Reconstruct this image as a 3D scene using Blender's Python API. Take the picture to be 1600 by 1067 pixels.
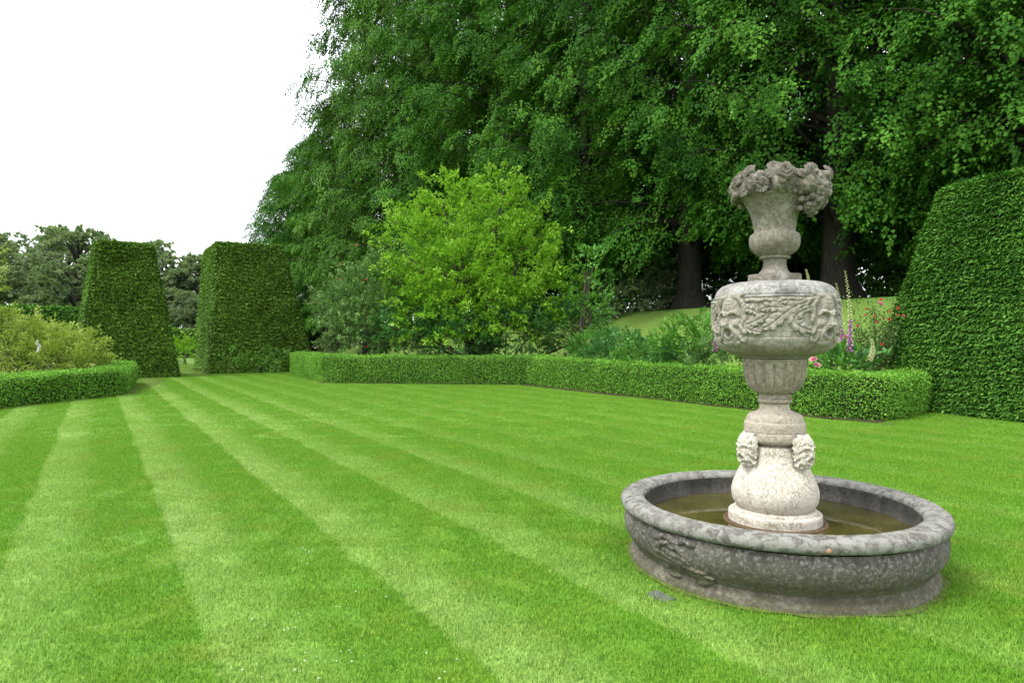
import bpy, bmesh, math, random
import numpy as np
from mathutils import Vector, Matrix, noise as mnoise

R = math.radians
for o in list(bpy.data.objects):
    bpy.data.objects.remove(o)
scene = bpy.context.scene
C = scene.collection
random.seed(7)

# ------------------------------------------------------------------ camera
EYE, FPX = 1.5, 1066.7            # eye height (m), focal length in photo pixels (24 mm on 36 mm)
cam_d = bpy.data.cameras.new('camera')
cam = bpy.data.objects.new('camera', cam_d)
C.objects.link(cam)
cam.location = (0, 0, EYE)
cam.rotation_euler = (R(90), 0, 0)
cam_d.lens, cam_d.sensor_width = 24.0, 36.0
cam_d.clip_start, cam_d.clip_end = 0.05, 3000
scene.camera = cam

# ------------------------------------------------------------------ overcast sky, soft sun, exposure
SUN_EL, SUN_AZ = R(58), R(-118)   # azimuth clockwise from +Y
world = bpy.data.worlds.new('World')
scene.world = world
world.use_nodes = True
wn, wl = world.node_tree.nodes, world.node_tree.links
bg = wn['Background']
sky = wn.new('ShaderNodeTexSky')
sky.sky_type = 'NISHITA'
sky.sun_disc = False
sky.sun_elevation, sky.sun_rotation = SUN_EL, SUN_AZ
sky.air_density, sky.dust_density = 1.0, 3.0
cloud = wn.new('ShaderNodeMix')   # an even layer of cloud over the clear sky
cloud.data_type = 'RGBA'
cloud.inputs[0].default_value = 0.88
wl.new(sky.outputs[0], cloud.inputs[6])
cloud.inputs[7].default_value = (8.6, 8.95, 9.3, 1)
wl.new(cloud.outputs[2], bg.inputs[0])
bg.inputs[1].default_value = 0.118
sun_d = bpy.data.lights.new('sun', 'SUN')
sun_d.energy, sun_d.angle, sun_d.color = 1.5, R(22), (1.0, 0.97, 0.92)
sun = bpy.data.objects.new('sun', sun_d)
C.objects.link(sun)
sd = Vector((math.sin(SUN_AZ) * math.cos(SUN_EL), math.cos(SUN_AZ) * math.cos(SUN_EL), math.sin(SUN_EL)))
sun.rotation_euler = sd.to_track_quat('Z', 'Y').to_euler()
scene.view_settings.view_transform = 'Standard'
scene.view_settings.look = 'None'
scene.view_settings.gamma = 1.0
scene.view_settings.exposure = 1.22
try:
    scene.cycles.use_denoising = True
    scene.cycles.max_bounces = 6
    scene.cycles.diffuse_bounces = 3
    scene.cycles.glossy_bounces = 3
    scene.cycles.transmission_bounces = 4
    scene.cycles.transparent_max_bounces = 4
    scene.cycles.use_adaptive_sampling = True
    scene.cycles.adaptive_threshold = 0.015
except Exception:
    pass

# ------------------------------------------------------------------ helpers
def at(px, py, Y):
    """world point seen at photo pixel (px,py) when it stands Y metres ahead"""
    return np.array(((px - 800) / FPX * Y, Y, EYE - (py - 532) / FPX * Y))

def bank_z(x, y):
    d = (np.asarray(x) - .33) * .87 + (np.asarray(y) - 23.5) * .493
    a = np.clip((d - .6) / 3.6, 0, 1); b = np.clip((d - 3.6) / 5.6, 0, 1); c = np.clip((d - 10) / 30, 0, 1)
    s = lambda t: t * t * (3 - 2 * t)
    return .32 * s(a) + 2.62 * s(b) + .7 * c

def tag(o, label=None, cat=None, group=None, kind=None):
    for k, v in (('label', label), ('category', cat), ('group', group), ('kind', kind)):
        if v:
            o[k] = v
    return o

def empty(name, loc=(0, 0, 0), rz=0, label=None, cat=None, group=None):
    o = bpy.data.objects.new(name, None)
    C.objects.link(o)
    o.location = [float(v) for v in loc]
    o.rotation_euler = (0, 0, rz)
    o.empty_display_size = .2
    return tag(o, label, cat, group)

def link(name, me, mat=None, parent=None, smooth=False, loc=None):
    o = bpy.data.objects.new(name, me)
    C.objects.link(o)
    if mat and not me.materials:
        me.materials.append(mat)
    if parent:
        o.parent = parent
    if loc is not None:
        o.location = loc
    if smooth:
        me.shade_smooth()
    return o

def copy_tree(o, parent=None):
    c = o.copy()
    C.objects.link(c)
    c.parent = parent
    for ch in list(o.children):
        copy_tree(ch, c)
    return c

def mesh_np(name, V, Fs, attr=None):
    """V (n,3); Fs (m,k) one face size"""
    V = np.ascontiguousarray(V, np.float32); Fs = np.ascontiguousarray(Fs, np.int32)
    m, k = Fs.shape
    me = bpy.data.meshes.new(name)
    me.vertices.add(len(V)); me.vertices.foreach_set('co', V.ravel())
    me.loops.add(m * k); me.loops.foreach_set('vertex_index', Fs.ravel())
    me.polygons.add(m); me.polygons.foreach_set('loop_start', np.arange(0, m * k, k, dtype=np.int32))
    if attr:
        for nm, val in attr.items():
            a = me.attributes.new(nm, 'FLOAT', 'POINT')
            a.data.foreach_set('value', np.ascontiguousarray(val, np.float32))
    me.update(calc_edges=True)
    return me

def unit(a):
    return a / np.maximum(np.linalg.norm(a, axis=-1, keepdims=True), 1e-9)

def leaf_arrays(P, A, N, L, W, tint, fold=.18, droop=.12):
    """four-point folded leaves: P base, A axis, N face normal"""
    n = len(P)
    A = unit(A); S = unit(np.cross(A, N)); N = unit(np.cross(S, A))
    L = np.broadcast_to(np.asarray(L, float), (n,))[:, None]; W = np.broadcast_to(np.asarray(W, float), (n,))[:, None]
    V = np.empty((n, 4, 3))
    V[:, 0] = P
    V[:, 1] = P + A * L * .48 + S * W * .5 + N * W * fold
    V[:, 2] = P + A * L - N * L * droop
    V[:, 3] = P + A * L * .48 - S * W * .5 + N * W * fold
    i = np.arange(n)[:, None] * 4
    F = np.concatenate((i + np.array([[0, 1, 2]]), i + np.array([[0, 2, 3]])), 0)
    return V.reshape(-1, 3), F, np.repeat(tint, 4)

def leaf_mesh(name, *a, **k):
    V, F, t = leaf_arrays(*a, **k)
    return mesh_np(name, V, F, {'tint': t})

def spray_leaves(rng, P, N, ls=(.9, 1.6), ws=(.4, .8), nper=50, out=.7, up=-.6, curve=.35, ll=(.08, .13), asp=.8, jit=.4, tips=None, upn=.6):
    """leafy sprays growing from points P with outward directions N; returns arrays for leaf_arrays"""
    n = len(P)
    ax = unit(N * out + np.array([0, 0, up]) + rng.normal(0, .25, (n, 3)))
    Z = np.array([0, 0, 1.])
    side = unit(np.cross(ax, np.tile(Z, (n, 1))) + rng.normal(0, .15, (n, 3)))
    nn = unit(np.cross(side, ax)); nn *= np.sign((nn * (N * .4 + Z * upn)).sum(1, keepdims=True) + 1e-6)
    L = rng.uniform(*ls, n)[:, None]; W = rng.uniform(*ws, n)[:, None]
    tc = rng.normal(0, .17, n)
    i = np.repeat(np.arange(n), nper)
    s = rng.random(len(i))[:, None] ** .8
    w = rng.uniform(-1, 1, len(i))[:, None]
    prof = np.sin(np.clip(s * 1.05 + .12, 0, 1) * math.pi) ** .7
    p = P[i] + ax[i] * s * L[i] + side[i] * w * W[i] * prof - Z * curve * L[i] * (s ** 2) * (1 if up < 0.2 else .3) - nn[i] * (np.abs(w) ** 2) * W[i] * .35
    p = p + rng.normal(0, .035, p.shape) * L[i]
    la = ax[i] * .8 + side[i] * w * .9 + rng.normal(0, jit, p.shape) + np.array([0, 0, -.35 if up < 0 else .2])
    ln = nn[i] + Z * .35 + rng.normal(0, jit, p.shape)
    le = rng.uniform(*ll, len(i))
    tint = np.clip(np.clip(.5 + tc[i], .15, .85) + rng.normal(0, .09, len(i)) + .22 * (s[:, 0] - .5), 0, 1)
    return p, la, ln, le, le * asp * rng.uniform(.8, 1.15, len(i)), tint

def blob_points(rng, blobs, dens, low=-.75, rmin=.72, rmax=1.06, keep=.62):
    """points on the surface of a union of ellipsoids; blobs: (x,y,z,rx,ry,rz)"""
    B = np.array(blobs, float)
    Ps, Ns = [], []
    for k, b in enumerate(B):
        r = b[3:]
        n = max(3, int(dens * 4 * math.pi * ((r[0] * r[1]) ** 1.6 / 3 + (r[0] * r[2]) ** 1.6 / 3 + (r[1] * r[2]) ** 1.6 / 3) ** (1 / 1.6)))
        d = unit(rng.normal(0, 1, (n, 3)))
        d = d[d[:, 2] > low]
        f = rng.uniform(rmin, rmax, (len(d), 1))
        p = b[:3] + d * r * f
        ok = np.ones(len(p), bool)
        for j, c in enumerate(B):
            if j != k:
                ok &= (((p - c[:3]) / c[3:]) ** 2).sum(1) > keep ** 2
        Ps.append(p[ok]); Ns.append(unit(d / r)[ok])
    return np.concatenate(Ps), np.concatenate(Ns)

def tubes(paths, sides=7):
    """paths: list of (pts (k,3), radii (k)) -> V, F quads"""
    Vs, Fs, off = [], [], 0
    for pts, rad in paths:
        pts = np.asarray(pts, float); rad = np.asarray(rad, float)
        k = len(pts)
        t = unit(np.gradient(pts, axis=0))
        ref = np.array([.31, .95, .05]) if abs(t[0][2]) > .7 else np.array([0, 0, 1.])
        u = unit(np.cross(t, ref)); v = np.cross(t, u)
        a = np.linspace(0, 2 * math.pi, sides, endpoint=False)
        ring = pts[:, None] + rad[:, None, None] * (np.cos(a)[None, :, None] * u[:, None] + np.sin(a)[None, :, None] * v[:, None])
        Vs.append(ring.reshape(-1, 3))
        for i in range(k - 1):
            for j in range(sides):
                j2 = (j + 1) % sides
                Fs.append((off + i * sides + j, off + i * sides + j2, off + (i + 1) * sides + j2, off + (i + 1) * sides + j))
        off += k * sides
    return np.concatenate(Vs), np.array(Fs)

def tube_mesh(name, paths, sides=7):
    return mesh_np(name, *tubes(paths, sides))

def grid_faces(nu, nv, wrap=False):
    i = np.arange(nu - 1 if not wrap else nu)[:, None]; j = np.arange(nv - 1)[None, :]
    i2 = (i + 1) % nu
    return np.stack((i * nv + j, i2 * nv + j, i2 * nv + j + 1, i * nv + j + 1), -1).reshape(-1, 4)

def sample_quads(rng, V, F, dens):
    T = np.concatenate((F[:, [0, 1, 2]], F[:, [0, 2, 3]]), 0)
    a, b, c = V[T[:, 0]], V[T[:, 1]], V[T[:, 2]]
    cr = np.cross(b - a, c - a); ar = .5 * np.linalg.norm(cr, axis=1)
    n = int(dens * ar.sum())
    i = rng.choice(len(T), n, p=ar / ar.sum())
    u, v = rng.random((2, n)); s = u + v > 1
    u[s], v[s] = 1 - u[s], 1 - v[s]
    return a[i] + (b[i] - a[i]) * u[:, None] + (c[i] - a[i]) * v[:, None], unit(cr[i])

def vnoise(P, scale, seed=0):
    return np.array([mnoise.noise(Vector((p[0] * scale + seed, p[1] * scale, p[2] * scale))) for p in P])

# ------------------------------------------------------------------ materials
def new_mat(name):
    m = bpy.data.materials.new(name)
    m.use_nodes = True
    nt = m.node_tree
    return m, nt, nt.nodes['Principled BSDF'], nt.nodes['Material Output']

def node(nt, typ, **kw):
    n = nt.nodes.new(typ)
    for k, v in kw.items():
        if k in ('inp',):
            for a, b in v.items():
                n.inputs[a].default_value = b
        else:
            setattr(n, k, v)
    return n

def ramp(nt, fac, stops):
    r = nt.nodes.new('ShaderNodeValToRGB')
    e = r.color_ramp.elements
    while len(e) < len(stops):
        e.new(.5)
    for el, (p, c) in zip(e, stops):
        el.position = p
        el.color = (*c, 1) if len(c) == 3 else c
    nt.links.new(fac, r.inputs[0])
    return r.outputs[0]

def mixc(nt, fac, a, b, mode='MIX'):
    n = nt.nodes.new('ShaderNodeMix')
    n.data_type = 'RGBA'; n.blend_type = mode
    for sock, v in ((0, fac), (6, a), (7, b)):
        if hasattr(v, 'is_output'):
            nt.links.new(v, n.inputs[sock])
        else:
            n.inputs[sock].default_value = v if sock == 0 else (*v, 1)
    return n.outputs[2]

def noise(nt, vec, scale, detail=4, rough=.6, dist=0):
    n = nt.nodes.new('ShaderNodeTexNoise')
    n.inputs['Scale'].default_value = scale; n.inputs['Detail'].default_value = detail
    n.inputs['Roughness'].default_value = rough; n.inputs['Distortion'].default_value = dist
    if vec is not None:
        nt.links.new(vec, n.inputs['Vector'])
    return n.outputs['Fac']

def math_n(nt, op, a, b=None, c=None, clamp=False):
    n = nt.nodes.new('ShaderNodeMath')
    n.operation = op; n.use_clamp = clamp
    for i, v in enumerate((a, b, c)):
        if v is None:
            continue
        if hasattr(v, 'is_output'):
            nt.links.new(v, n.inputs[i])
        else:
            n.inputs[i].default_value = v
    return n.outputs[0]

def leaf_mat(name, dark, mid, light, trans=.25, rough=.55, spec=.16, patch=.0):
    m, nt, p, out = new_mat(name)
    a = node(nt, 'ShaderNodeAttribute', attribute_name='tint')
    fac = a.outputs['Fac']
    if patch:
        g = node(nt, 'ShaderNodeNewGeometry')
        fac = math_n(nt, 'ADD', fac, math_n(nt, 'MULTIPLY', math_n(nt, 'SUBTRACT', noise(nt, g.outputs['Position'], patch, 3), .5), .9), clamp=True)
    col = ramp(nt, fac, [(.0, dark), (.5, mid), (1., light)])
    nt.links.new(col, p.inputs['Base Color'])
    p.inputs['Roughness'].default_value = rough
    p.inputs['Specular IOR Level'].default_value = spec
    t = node(nt, 'ShaderNodeBsdfTranslucent')
    nt.links.new(mixc(nt, 1.0, col, (1.0, 1.05, .55), 'MULTIPLY'), t.inputs[0])
    mx = node(nt, 'ShaderNodeMixShader')
    mx.inputs[0].default_value = trans
    nt.links.new(p.outputs[0], mx.inputs[1]); nt.links.new(t.outputs[0], mx.inputs[2])
    nt.links.new(mx.outputs[0], out.inputs[0])
    return m

def plain_mat(name, c1, c2, scale=8, rough=.85, bump=.3, stretch=(1, 1, 1), spec=.2):
    m, nt, p, out = new_mat(name)
    tc = node(nt, 'ShaderNodeTexCoord')
    mp = node(nt, 'ShaderNodeMapping'); mp.inputs['Scale'].default_value = stretch
    nt.links.new(tc.outputs['Object'], mp.inputs[0])
    f = noise(nt, mp.outputs[0], scale, 6, .65)
    nt.links.new(ramp(nt, f, [(.3, c1), (.7, c2)]), p.inputs['Base Color'])
    p.inputs['Roughness'].default_value = rough
    p.inputs['Specular IOR Level'].default_value = spec
    if bump:
        b = node(nt, 'ShaderNodeBump'); b.inputs['Strength'].default_value = bump; b.inputs['Distance'].default_value = .02
        nt.links.new(f, b.inputs['Height']); nt.links.new(b.outputs[0], p.inputs['Normal'])
    return m

M = {}
M['lime'] = leaf_mat('lime_leaf', (.011, .050, .006), (.042, .135, .013), (.118, .280, .032), .22, spec=.06, patch=.22)
M['lime_pale'] = leaf_mat('lime_leaf_pale', (.022, .068, .009), (.060, .155, .019), (.138, .285, .044), .22, spec=.06, patch=.22)
M['far_tree'] = leaf_mat('far_tree_leaf_hazed', (.11, .165, .09), (.185, .255, .145), (.27, .34, .205), .45, spec=.08)  # distance haze put into the leaf colour: paler, greyer green
M['magnolia'] = leaf_mat('magnolia_leaf', (.060, .160, .010), (.190, .395, .026), (.355, .570, .080), .35, spec=.12)
M['rose_leaf'] = leaf_mat('rambling_rose_leaf', (.052, .115, .030), (.110, .220, .056), (.22, .36, .11), .28)
M['variegated'] = leaf_mat('variegated_leaf', (.05, .09, .03), (.13, .19, .085), (.34, .40, .22), .25)
M['golden'] = leaf_mat('golden_leaf', (.110, .185, .022), (.280, .390, .065), (.480, .560, .170), .3)
M['perennial'] = leaf_mat('perennial_leaf', (.048, .145, .022), (.110, .285, .045), (.200, .430, .080), .3)
M['blue_leaf'] = leaf_mat('cool_green_leaf', (.036, .115, .030), (.075, .210, .055), (.145, .33, .10), .25)
M['box'] = leaf_mat('box_leaf', (.060, .168, .016), (.165, .380, .040), (.300, .560, .088), .2, rough=.5, patch=.9)
M['yew'] = leaf_mat('yew_needle', (.028, .070, .008), (.110, .232, .026), (.230, .400, .060), .15, rough=.5, patch=.8)
M['yew_bright'] = leaf_mat('yew_needle_bright', (.018, .062, .008), (.074, .200, .023), (.175, .385, .055), .15, rough=.5, patch=.8)
M['wood_floor'] = plain_mat('woodland_floor', (.014, .012, .008), (.035, .034, .018), 3)
M['soil'] = plain_mat('bed_soil', (.030, .020, .012), (.075, .052, .032), 14)
M['core'] = plain_mat('hedge_twigs', (.012, .020, .006), (.028, .036, .012), 20)
M['bark'] = plain_mat('lime_bark', (.012, .011, .008), (.045, .040, .030), 5, bump=.9, stretch=(3, 3, .5))
M['twig'] = plain_mat('twig_bark', (.040, .032, .022), (.095, .078, .055), 9, stretch=(2, 2, .6))
M['stem'] = plain_mat('green_stem', (.06, .10, .03), (.11, .16, .05), 20, bump=0)

def petal_mat(name, a, b):
    return plain_mat(name, a, b, 60, rough=.6, bump=0)
M['red'] = petal_mat('red_petal', (.40, .045, .035), (.55, .12, .09))
M['pink'] = petal_mat('pink_petal', (.62, .17, .26), (.78, .42, .48))
M['purple'] = petal_mat('purple_bell', (.34, .08, .30), (.58, .28, .52))
M['cream'] = petal_mat('cream_bud', (.40, .45, .17), (.62, .64, .36))
M['white'] = petal_mat('white_petal', (.60, .60, .55), (.80, .80, .76))

# mown lawn: stripes in the direction the mower ran
VPX, PERIOD, K0 = 150., .80, .37
def lawn_mat(name, blades):
    m, nt, p, out = new_mat(name)
    g = node(nt, 'ShaderNodeNewGeometry')
    pos = g.outputs['Position']
    sx = node(nt, 'ShaderNodeSeparateXYZ'); nt.links.new(pos, sx.inputs[0])
    slope = (VPX - 800) / FPX
    k = math_n(nt, 'DIVIDE', math_n(nt, 'SUBTRACT', sx.outputs[0], math_n(nt, 'MULTIPLY', sx.outputs[1], slope)), EYE)
    wob = math_n(nt, 'MULTIPLY', math_n(nt, 'SUBTRACT', noise(nt, pos, .8, 3), .5), .16)
    wob2 = math_n(nt, 'MULTIPLY', math_n(nt, 'SUBTRACT', noise(nt, pos, 9, 2), .5), .10)
    u = math_n(nt, 'DIVIDE', math_n(nt, 'SUBTRACT', math_n(nt, 'ADD', math_n(nt, 'ADD', k, wob), wob2), K0), PERIOD)
    fr = math_n(nt, 'FRACT', u)
    st = ramp(nt, fr, [(0, (.10,) * 3), (.045, (1,) * 3), (.28, (.85,) * 3), (.56, (.08,) * 3), (1, (0,) * 3)])
    big = noise(nt, pos, .45, 4, .55)
    st = math_n(nt, 'MULTIPLY', st, math_n(nt, 'ADD', .18, math_n(nt, 'MULTIPLY', big, 1.15)), clamp=True)
    st = math_n(nt, 'MULTIPLY', st, ramp(nt, math_n(nt, 'DIVIDE', k, 10, clamp=True), [(.16, (1,) * 3), (.42, (.28,) * 3)]))
    mid = noise(nt, pos, 2.2, 5, .6)
    fine = noise(nt, pos, 55, 3, .7)
    dark = mixc(nt, ramp(nt, mid, [(.42, (0,) * 3), (.72, (1,) * 3)]), (.165, .365, .020), (.220, .372, .024))
    light = mixc(nt, ramp(nt, big, [(.4, (0,) * 3), (.7, (1,) * 3)]), (.365, .550, .115), (.395, .550, .145))
    col = mixc(nt, st, dark, light)
    col = mixc(nt, ramp(nt, noise(nt, pos, 1.1, 4, .6), [(.56, (0,) * 3), (.74, (.65,) * 3)]), col, (.255, .340, .040))
    col = mixc(nt, ramp(nt, fine, [(.35, (.6,) * 3), (.62, (0,) * 3)]), col, (.045, .170, .012))
    if not blades:
        col = mixc(nt, 1.0, col, (.66, .66, .62), 'MULTIPLY')   # lawn sheet darkened evenly to match the blades
    else:
        a = node(nt, 'ShaderNodeAttribute', attribute_name='tint')
        col = mixc(nt, 1.0, col, ramp(nt, a.outputs['Fac'], [(0, (.55, .62, .5)), (.6, (1.05, 1.05, 1.0)), (1, (1.6, 1.4, 1.8))]), 'MULTIPLY')
    nt.links.new(col, p.inputs['Base Color'])
    p.inputs['Roughness'].default_value = .6
    p.inputs['Specular IOR Level'].default_value = .25
    if blades:
        t = node(nt, 'ShaderNodeBsdfTranslucent'); nt.links.new(col, t.inputs[0])
        mx = node(nt, 'ShaderNodeMixShader'); mx.inputs[0].default_value = .3
        nt.links.new(p.outputs[0], mx.inputs[1]); nt.links.new(t.outputs[0], mx.inputs[2]); nt.links.new(mx.outputs[0], out.inputs[0])
    else:
        b = node(nt, 'ShaderNodeBump'); b.inputs['Strength'].default_value = .5; b.inputs['Distance'].default_value = .02
        nt.links.new(fine, b.inputs['Height']); nt.links.new(b.outputs[0], p.inputs['Normal'])
    return m
M['lawn'] = lawn_mat('mown_lawn', False)
M['blade'] = lawn_mat('mown_blades', True)
M['field'] = plain_mat('field_grass', (.07, .14, .02), (.13, .22, .04), 1.5)

def bank_mat():
    m, nt, p, out = new_mat('grass_bank')
    a = node(nt, 'ShaderNodeAttribute', attribute_name='dist')
    g = node(nt, 'ShaderNodeNewGeometry')
    n1 = noise(nt, g.outputs['Position'], 1.2, 5)
    n2 = noise(nt, g.outputs['Position'], 30, 4)
    d = math_n(nt, 'ADD', a.outputs['Fac'], math_n(nt, 'MULTIPLY', math_n(nt, 'SUBTRACT', n1, .5), 1.2))
    grass = mixc(nt, n1, (.150, .230, .026), (.150, .310, .034))
    crest = mixc(nt, n1, (.130, .340, .028), (.160, .400, .042))
    f = math_n(nt, 'DIVIDE', d, 20, clamp=True)
    w = lambda x: x / 20
    soil_f = ramp(nt, f, [(w(3.2), (1,) * 3), (w(4.2), (0,) * 3)])
    crest_f = ramp(nt, f, [(w(8.2), (0,) * 3), (w(9.2), (1,) * 3)])
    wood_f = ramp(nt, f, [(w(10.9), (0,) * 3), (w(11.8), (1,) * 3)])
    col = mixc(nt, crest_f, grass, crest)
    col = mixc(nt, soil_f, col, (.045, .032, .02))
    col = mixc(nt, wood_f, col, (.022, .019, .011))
    col = mixc(nt, math_n(nt, 'MULTIPLY', n2, .5), col, (.05, .08, .012))
    nt.links.new(col, p.inputs['Base Color'])
    p.inputs['Roughness'].default_value = .85
    b = node(nt, 'ShaderNodeBump'); b.inputs['Strength'].default_value = .6; b.inputs['Distance'].default_value = .05
    nt.links.new(n2, b.inputs['Height']); nt.links.new(b.outputs[0], p.inputs['Normal'])
    return m
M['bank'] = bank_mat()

def stone_mat(name, base, light, dark, lichen=None, lich_amt=.5, crackle=0., pits=.5, moss=0., moss_z=(.0, .2), stain=.5, stretch=1., lich_scale=9., lich_mix=.85, bump=.5, lich_soft=.03, speck=.75):
    m, nt, p, out = new_mat(name)
    tc = node(nt, 'ShaderNodeTexCoord')
    v = tc.outputs['Object']
    mp = node(nt, 'ShaderNodeMapping'); mp.inputs['Scale'].default_value = (1, 1, stretch)
    nt.links.new(v, mp.inputs[0]); vs = mp.outputs[0]
    n1 = noise(nt, vs, 5.5, 8, .62, .4)
    n2 = noise(nt, v, 38, 5, .7)
    n3 = noise(nt, v, 140, 3, .7)
    col = ramp(nt, n1, [(.3, dark), (.36 + .3 * stain, base), (.85, light)])
    col = mixc(nt, ramp(nt, n2, [(.38, (speck,) * 3), (.60, (0,) * 3)]), col, dark)
    if crackle:
        vo = node(nt, 'ShaderNodeTexVoronoi', feature='DISTANCE_TO_EDGE'); vo.inputs['Scale'].default_value = 26
        dv = node(nt, 'ShaderNodeVectorMath', operation='ADD')
        nz = node(nt, 'ShaderNodeTexNoise'); nz.inputs['Scale'].default_value = 18; nz.inputs['Detail'].default_value = 4
        nt.links.new(v, nz.inputs['Vector'])
        sc_ = node(nt, 'ShaderNodeVectorMath', operation='SCALE'); sc_.inputs['Scale'].default_value = .09
        nt.links.new(nz.outputs['Color'], sc_.inputs[0]); nt.links.new(v, dv.inputs[0]); nt.links.new(sc_.outputs[0], dv.inputs[1])
        nt.links.new(dv.outputs[0], vo.inputs['Vector'])
        e = ramp(nt, vo.outputs['Distance'], [(.0, (1,) * 3), (.03, (.8,) * 3), (.10, (0,) * 3)])
        e = math_n(nt, 'MULTIPLY', e, ramp(nt, noise(nt, v, 7, 4), [(.34, (.1,) * 3), (.52, (1,) * 3)]))
        col = mixc(nt, math_n(nt, 'MULTIPLY', e, crackle), col, dark)
    if lichen:
        ln = noise(nt, v, lich_scale, 7, .62, .6)
        lf = ramp(nt, ln, [(1 - lich_amt - lich_soft, (0,) * 3), (1 - lich_amt + lich_soft, (1,) * 3)])
        col = mixc(nt, math_n(nt, 'MULTIPLY', lf, lich_mix), col, mixc(nt, n2, [c * .75 for c in lichen], lichen))
    if moss:
        sx = node(nt, 'ShaderNodeSeparateXYZ'); nt.links.new(v, sx.inputs[0])
        zz = math_n(nt, 'ADD', sx.outputs[2], math_n(nt, 'MULTIPLY', math_n(nt, 'SUBTRACT', n1, .5), .25))
        mr = node(nt, 'ShaderNodeMapRange'); mr.inputs[1].default_value, mr.inputs[2].default_value = moss_z[1], moss_z[0]
        nt.links.new(zz, mr.inputs[0])
        col = mixc(nt, math_n(nt, 'MULTIPLY', math_n(nt, 'MULTIPLY', mr.outputs[0], ramp(nt, n2, [(.3, (.3,) * 3), (.6, (1,) * 3)])), moss), col, (.150, .145, .075))
    if pits:
        vo2 = node(nt, 'ShaderNodeTexVoronoi'); vo2.inputs['Scale'].default_value = 75
        nt.links.new(v, vo2.inputs['Vector'])
        pf = ramp(nt, vo2.outputs['Distance'], [(.12, (1,) * 3), (.24, (0,) * 3)])
        pf = math_n(nt, 'MULTIPLY', pf, ramp(nt, noise(nt, v, 16, 3), [(.48, (0,) * 3), (.62, (pits,) * 3)]))
        col = mixc(nt, pf, col, [c * .35 for c in dark])
    col = mixc(nt, ramp(nt, n3, [(.34, (speck * .7,) * 3), (.58, (0,) * 3)]), col, [c * .5 for c in dark])
    nt.links.new(col, p.inputs['Base Color'])
    p.inputs['Roughness'].default_value = .9
    p.inputs['Specular IOR Level'].default_value = .2
    hsum = math_n(nt, 'ADD', math_n(nt, 'MULTIPLY', n2, .7), math_n(nt, 'ADD', math_n(nt, 'MULTIPLY', n3, .35), n1))
    b = node(nt, 'ShaderNodeBump'); b.inputs['Strength'].default_value = bump; b.inputs['Distance'].default_value = .012
    nt.links.new(hsum, b.inputs['Height']); nt.links.new(b.outputs[0], p.inputs['Normal'])
    return m

M['urn'] = stone_mat('urn_stone', (.255, .230, .182), (.36, .335, .28), (.105, .092, .068), pits=.8, stain=.35, lichen=(.38, .37, .34), lich_amt=.38)
M['flowers'] = stone_mat('carved_flower_stone', (.235, .210, .165), (.38, .35, .295), (.075, .066, .05), pits=.5, stain=.5, lichen=(.37, .36, .335), lich_amt=.40)
M['bowl'] = stone_mat('bowl_stone', (.365, .335, .280), (.48, .455, .40), (.170, .152, .118), pits=.8, stain=.25, moss=.5, moss_z=(1.38, 1.50))
M['bowl_top'] = stone_mat('bowl_top_stone', (.36, .345, .315), (.48, .465, .43), (.12, .115, .105), pits=.5, stain=.5, lichen=(.46, .45, .42), lich_amt=.45)
M['cup'] = stone_mat('cup_stone', (.370, .318, .250), (.50, .45, .38), (.170, .145, .105), crackle=.6, pits=.4, stain=.3, stretch=.4)
M['rosy'] = stone_mat('rosy_stone', (.455, .395, .325), (.56, .505, .43), (.230, .190, .145), crackle=.7, pits=.3, stain=.25, speck=.45)
M['pedestal'] = stone_mat('pale_pedestal_stone', (.590, .540, .455), (.68, .64, .56), (.250, .210, .155), crackle=.9, pits=.3, stain=.12, bump=.35, speck=.3)
M['basin'] = stone_mat('weathered_basin_stone', (.155, .143, .120), (.29, .275, .235), (.050, .046, .040), pits=.3, stain=.65, stretch=.5, lichen=(.37, .355, .31), lich_amt=.42, lich_scale=42, lich_mix=.65, lich_soft=.07, moss=.75, moss_z=(.10, .27))
M['plinth'] = stone_mat('basin_foot_stone', (.195, .178, .135), (.36, .33, .265), (.060, .054, .036), pits=.3, stain=.65, moss=.6, moss_z=(-.02, .05))
M['rim'] = stone_mat('lichened_rim_stone', (.215, .203, .178), (.30, .29, .26), (.085, .078, .067), pits=.2, stain=.5, lichen=(.335, .33, .295), lich_amt=.50, lich_scale=17, lich_soft=.04, lich_mix=.75, crackle=.8, speck=.5)
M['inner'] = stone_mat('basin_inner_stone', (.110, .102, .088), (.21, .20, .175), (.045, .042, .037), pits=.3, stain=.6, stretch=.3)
M['rust'] = plain_mat('rusty_metal', (.055, .040, .025), (.145, .085, .045), 25, rough=.7)
M['slab'] = plain_mat('wet_slab', (.06, .064, .062), (.13, .135, .13), 18, rough=.5)
M['chip'] = plain_mat('orange_stone', (.32, .17, .09), (.46, .30, .19), 40)

# ------------------------------------------------------------------ the ground
xs = np.concatenate((np.linspace(-1500, -60, 8), np.linspace(-50, 50, 11), np.linspace(60, 1500, 8)))
ys = np.concatenate((np.linspace(-300, -20, 5), np.linspace(0, 120, 13), np.linspace(150, 2500, 9)))
Vg = np.array([(x, y, -.04) for x in xs for y in ys])
g = link('ground', mesh_np('ground', Vg, grid_faces(len(xs), len(ys))), M['field'])
tag(g, 'wide green field beyond the garden', kind='structure')

LAWN = np.array([(-16, -3), (13, -3), (13, 14), (10, 16), (6, 15), (.8, 25), (-6, 25.6), (-9.5, 34), (-19, 46), (-24, 44), (-16, 29), (-12, 20.5), (-13, 12)], float)
bm = bmesh.new()
bm.faces.new([bm.verts.new((x, y, 0)) for x, y in LAWN])
bmesh.ops.triangulate(bm, faces=bm.faces[:])
me = bpy.data.meshes.new('lawn'); bm.to_mesh(me); bm.free()
tag(link('lawn', me, M['lawn']), 'striped mown lawn around the fountain', kind='structure')

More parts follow.
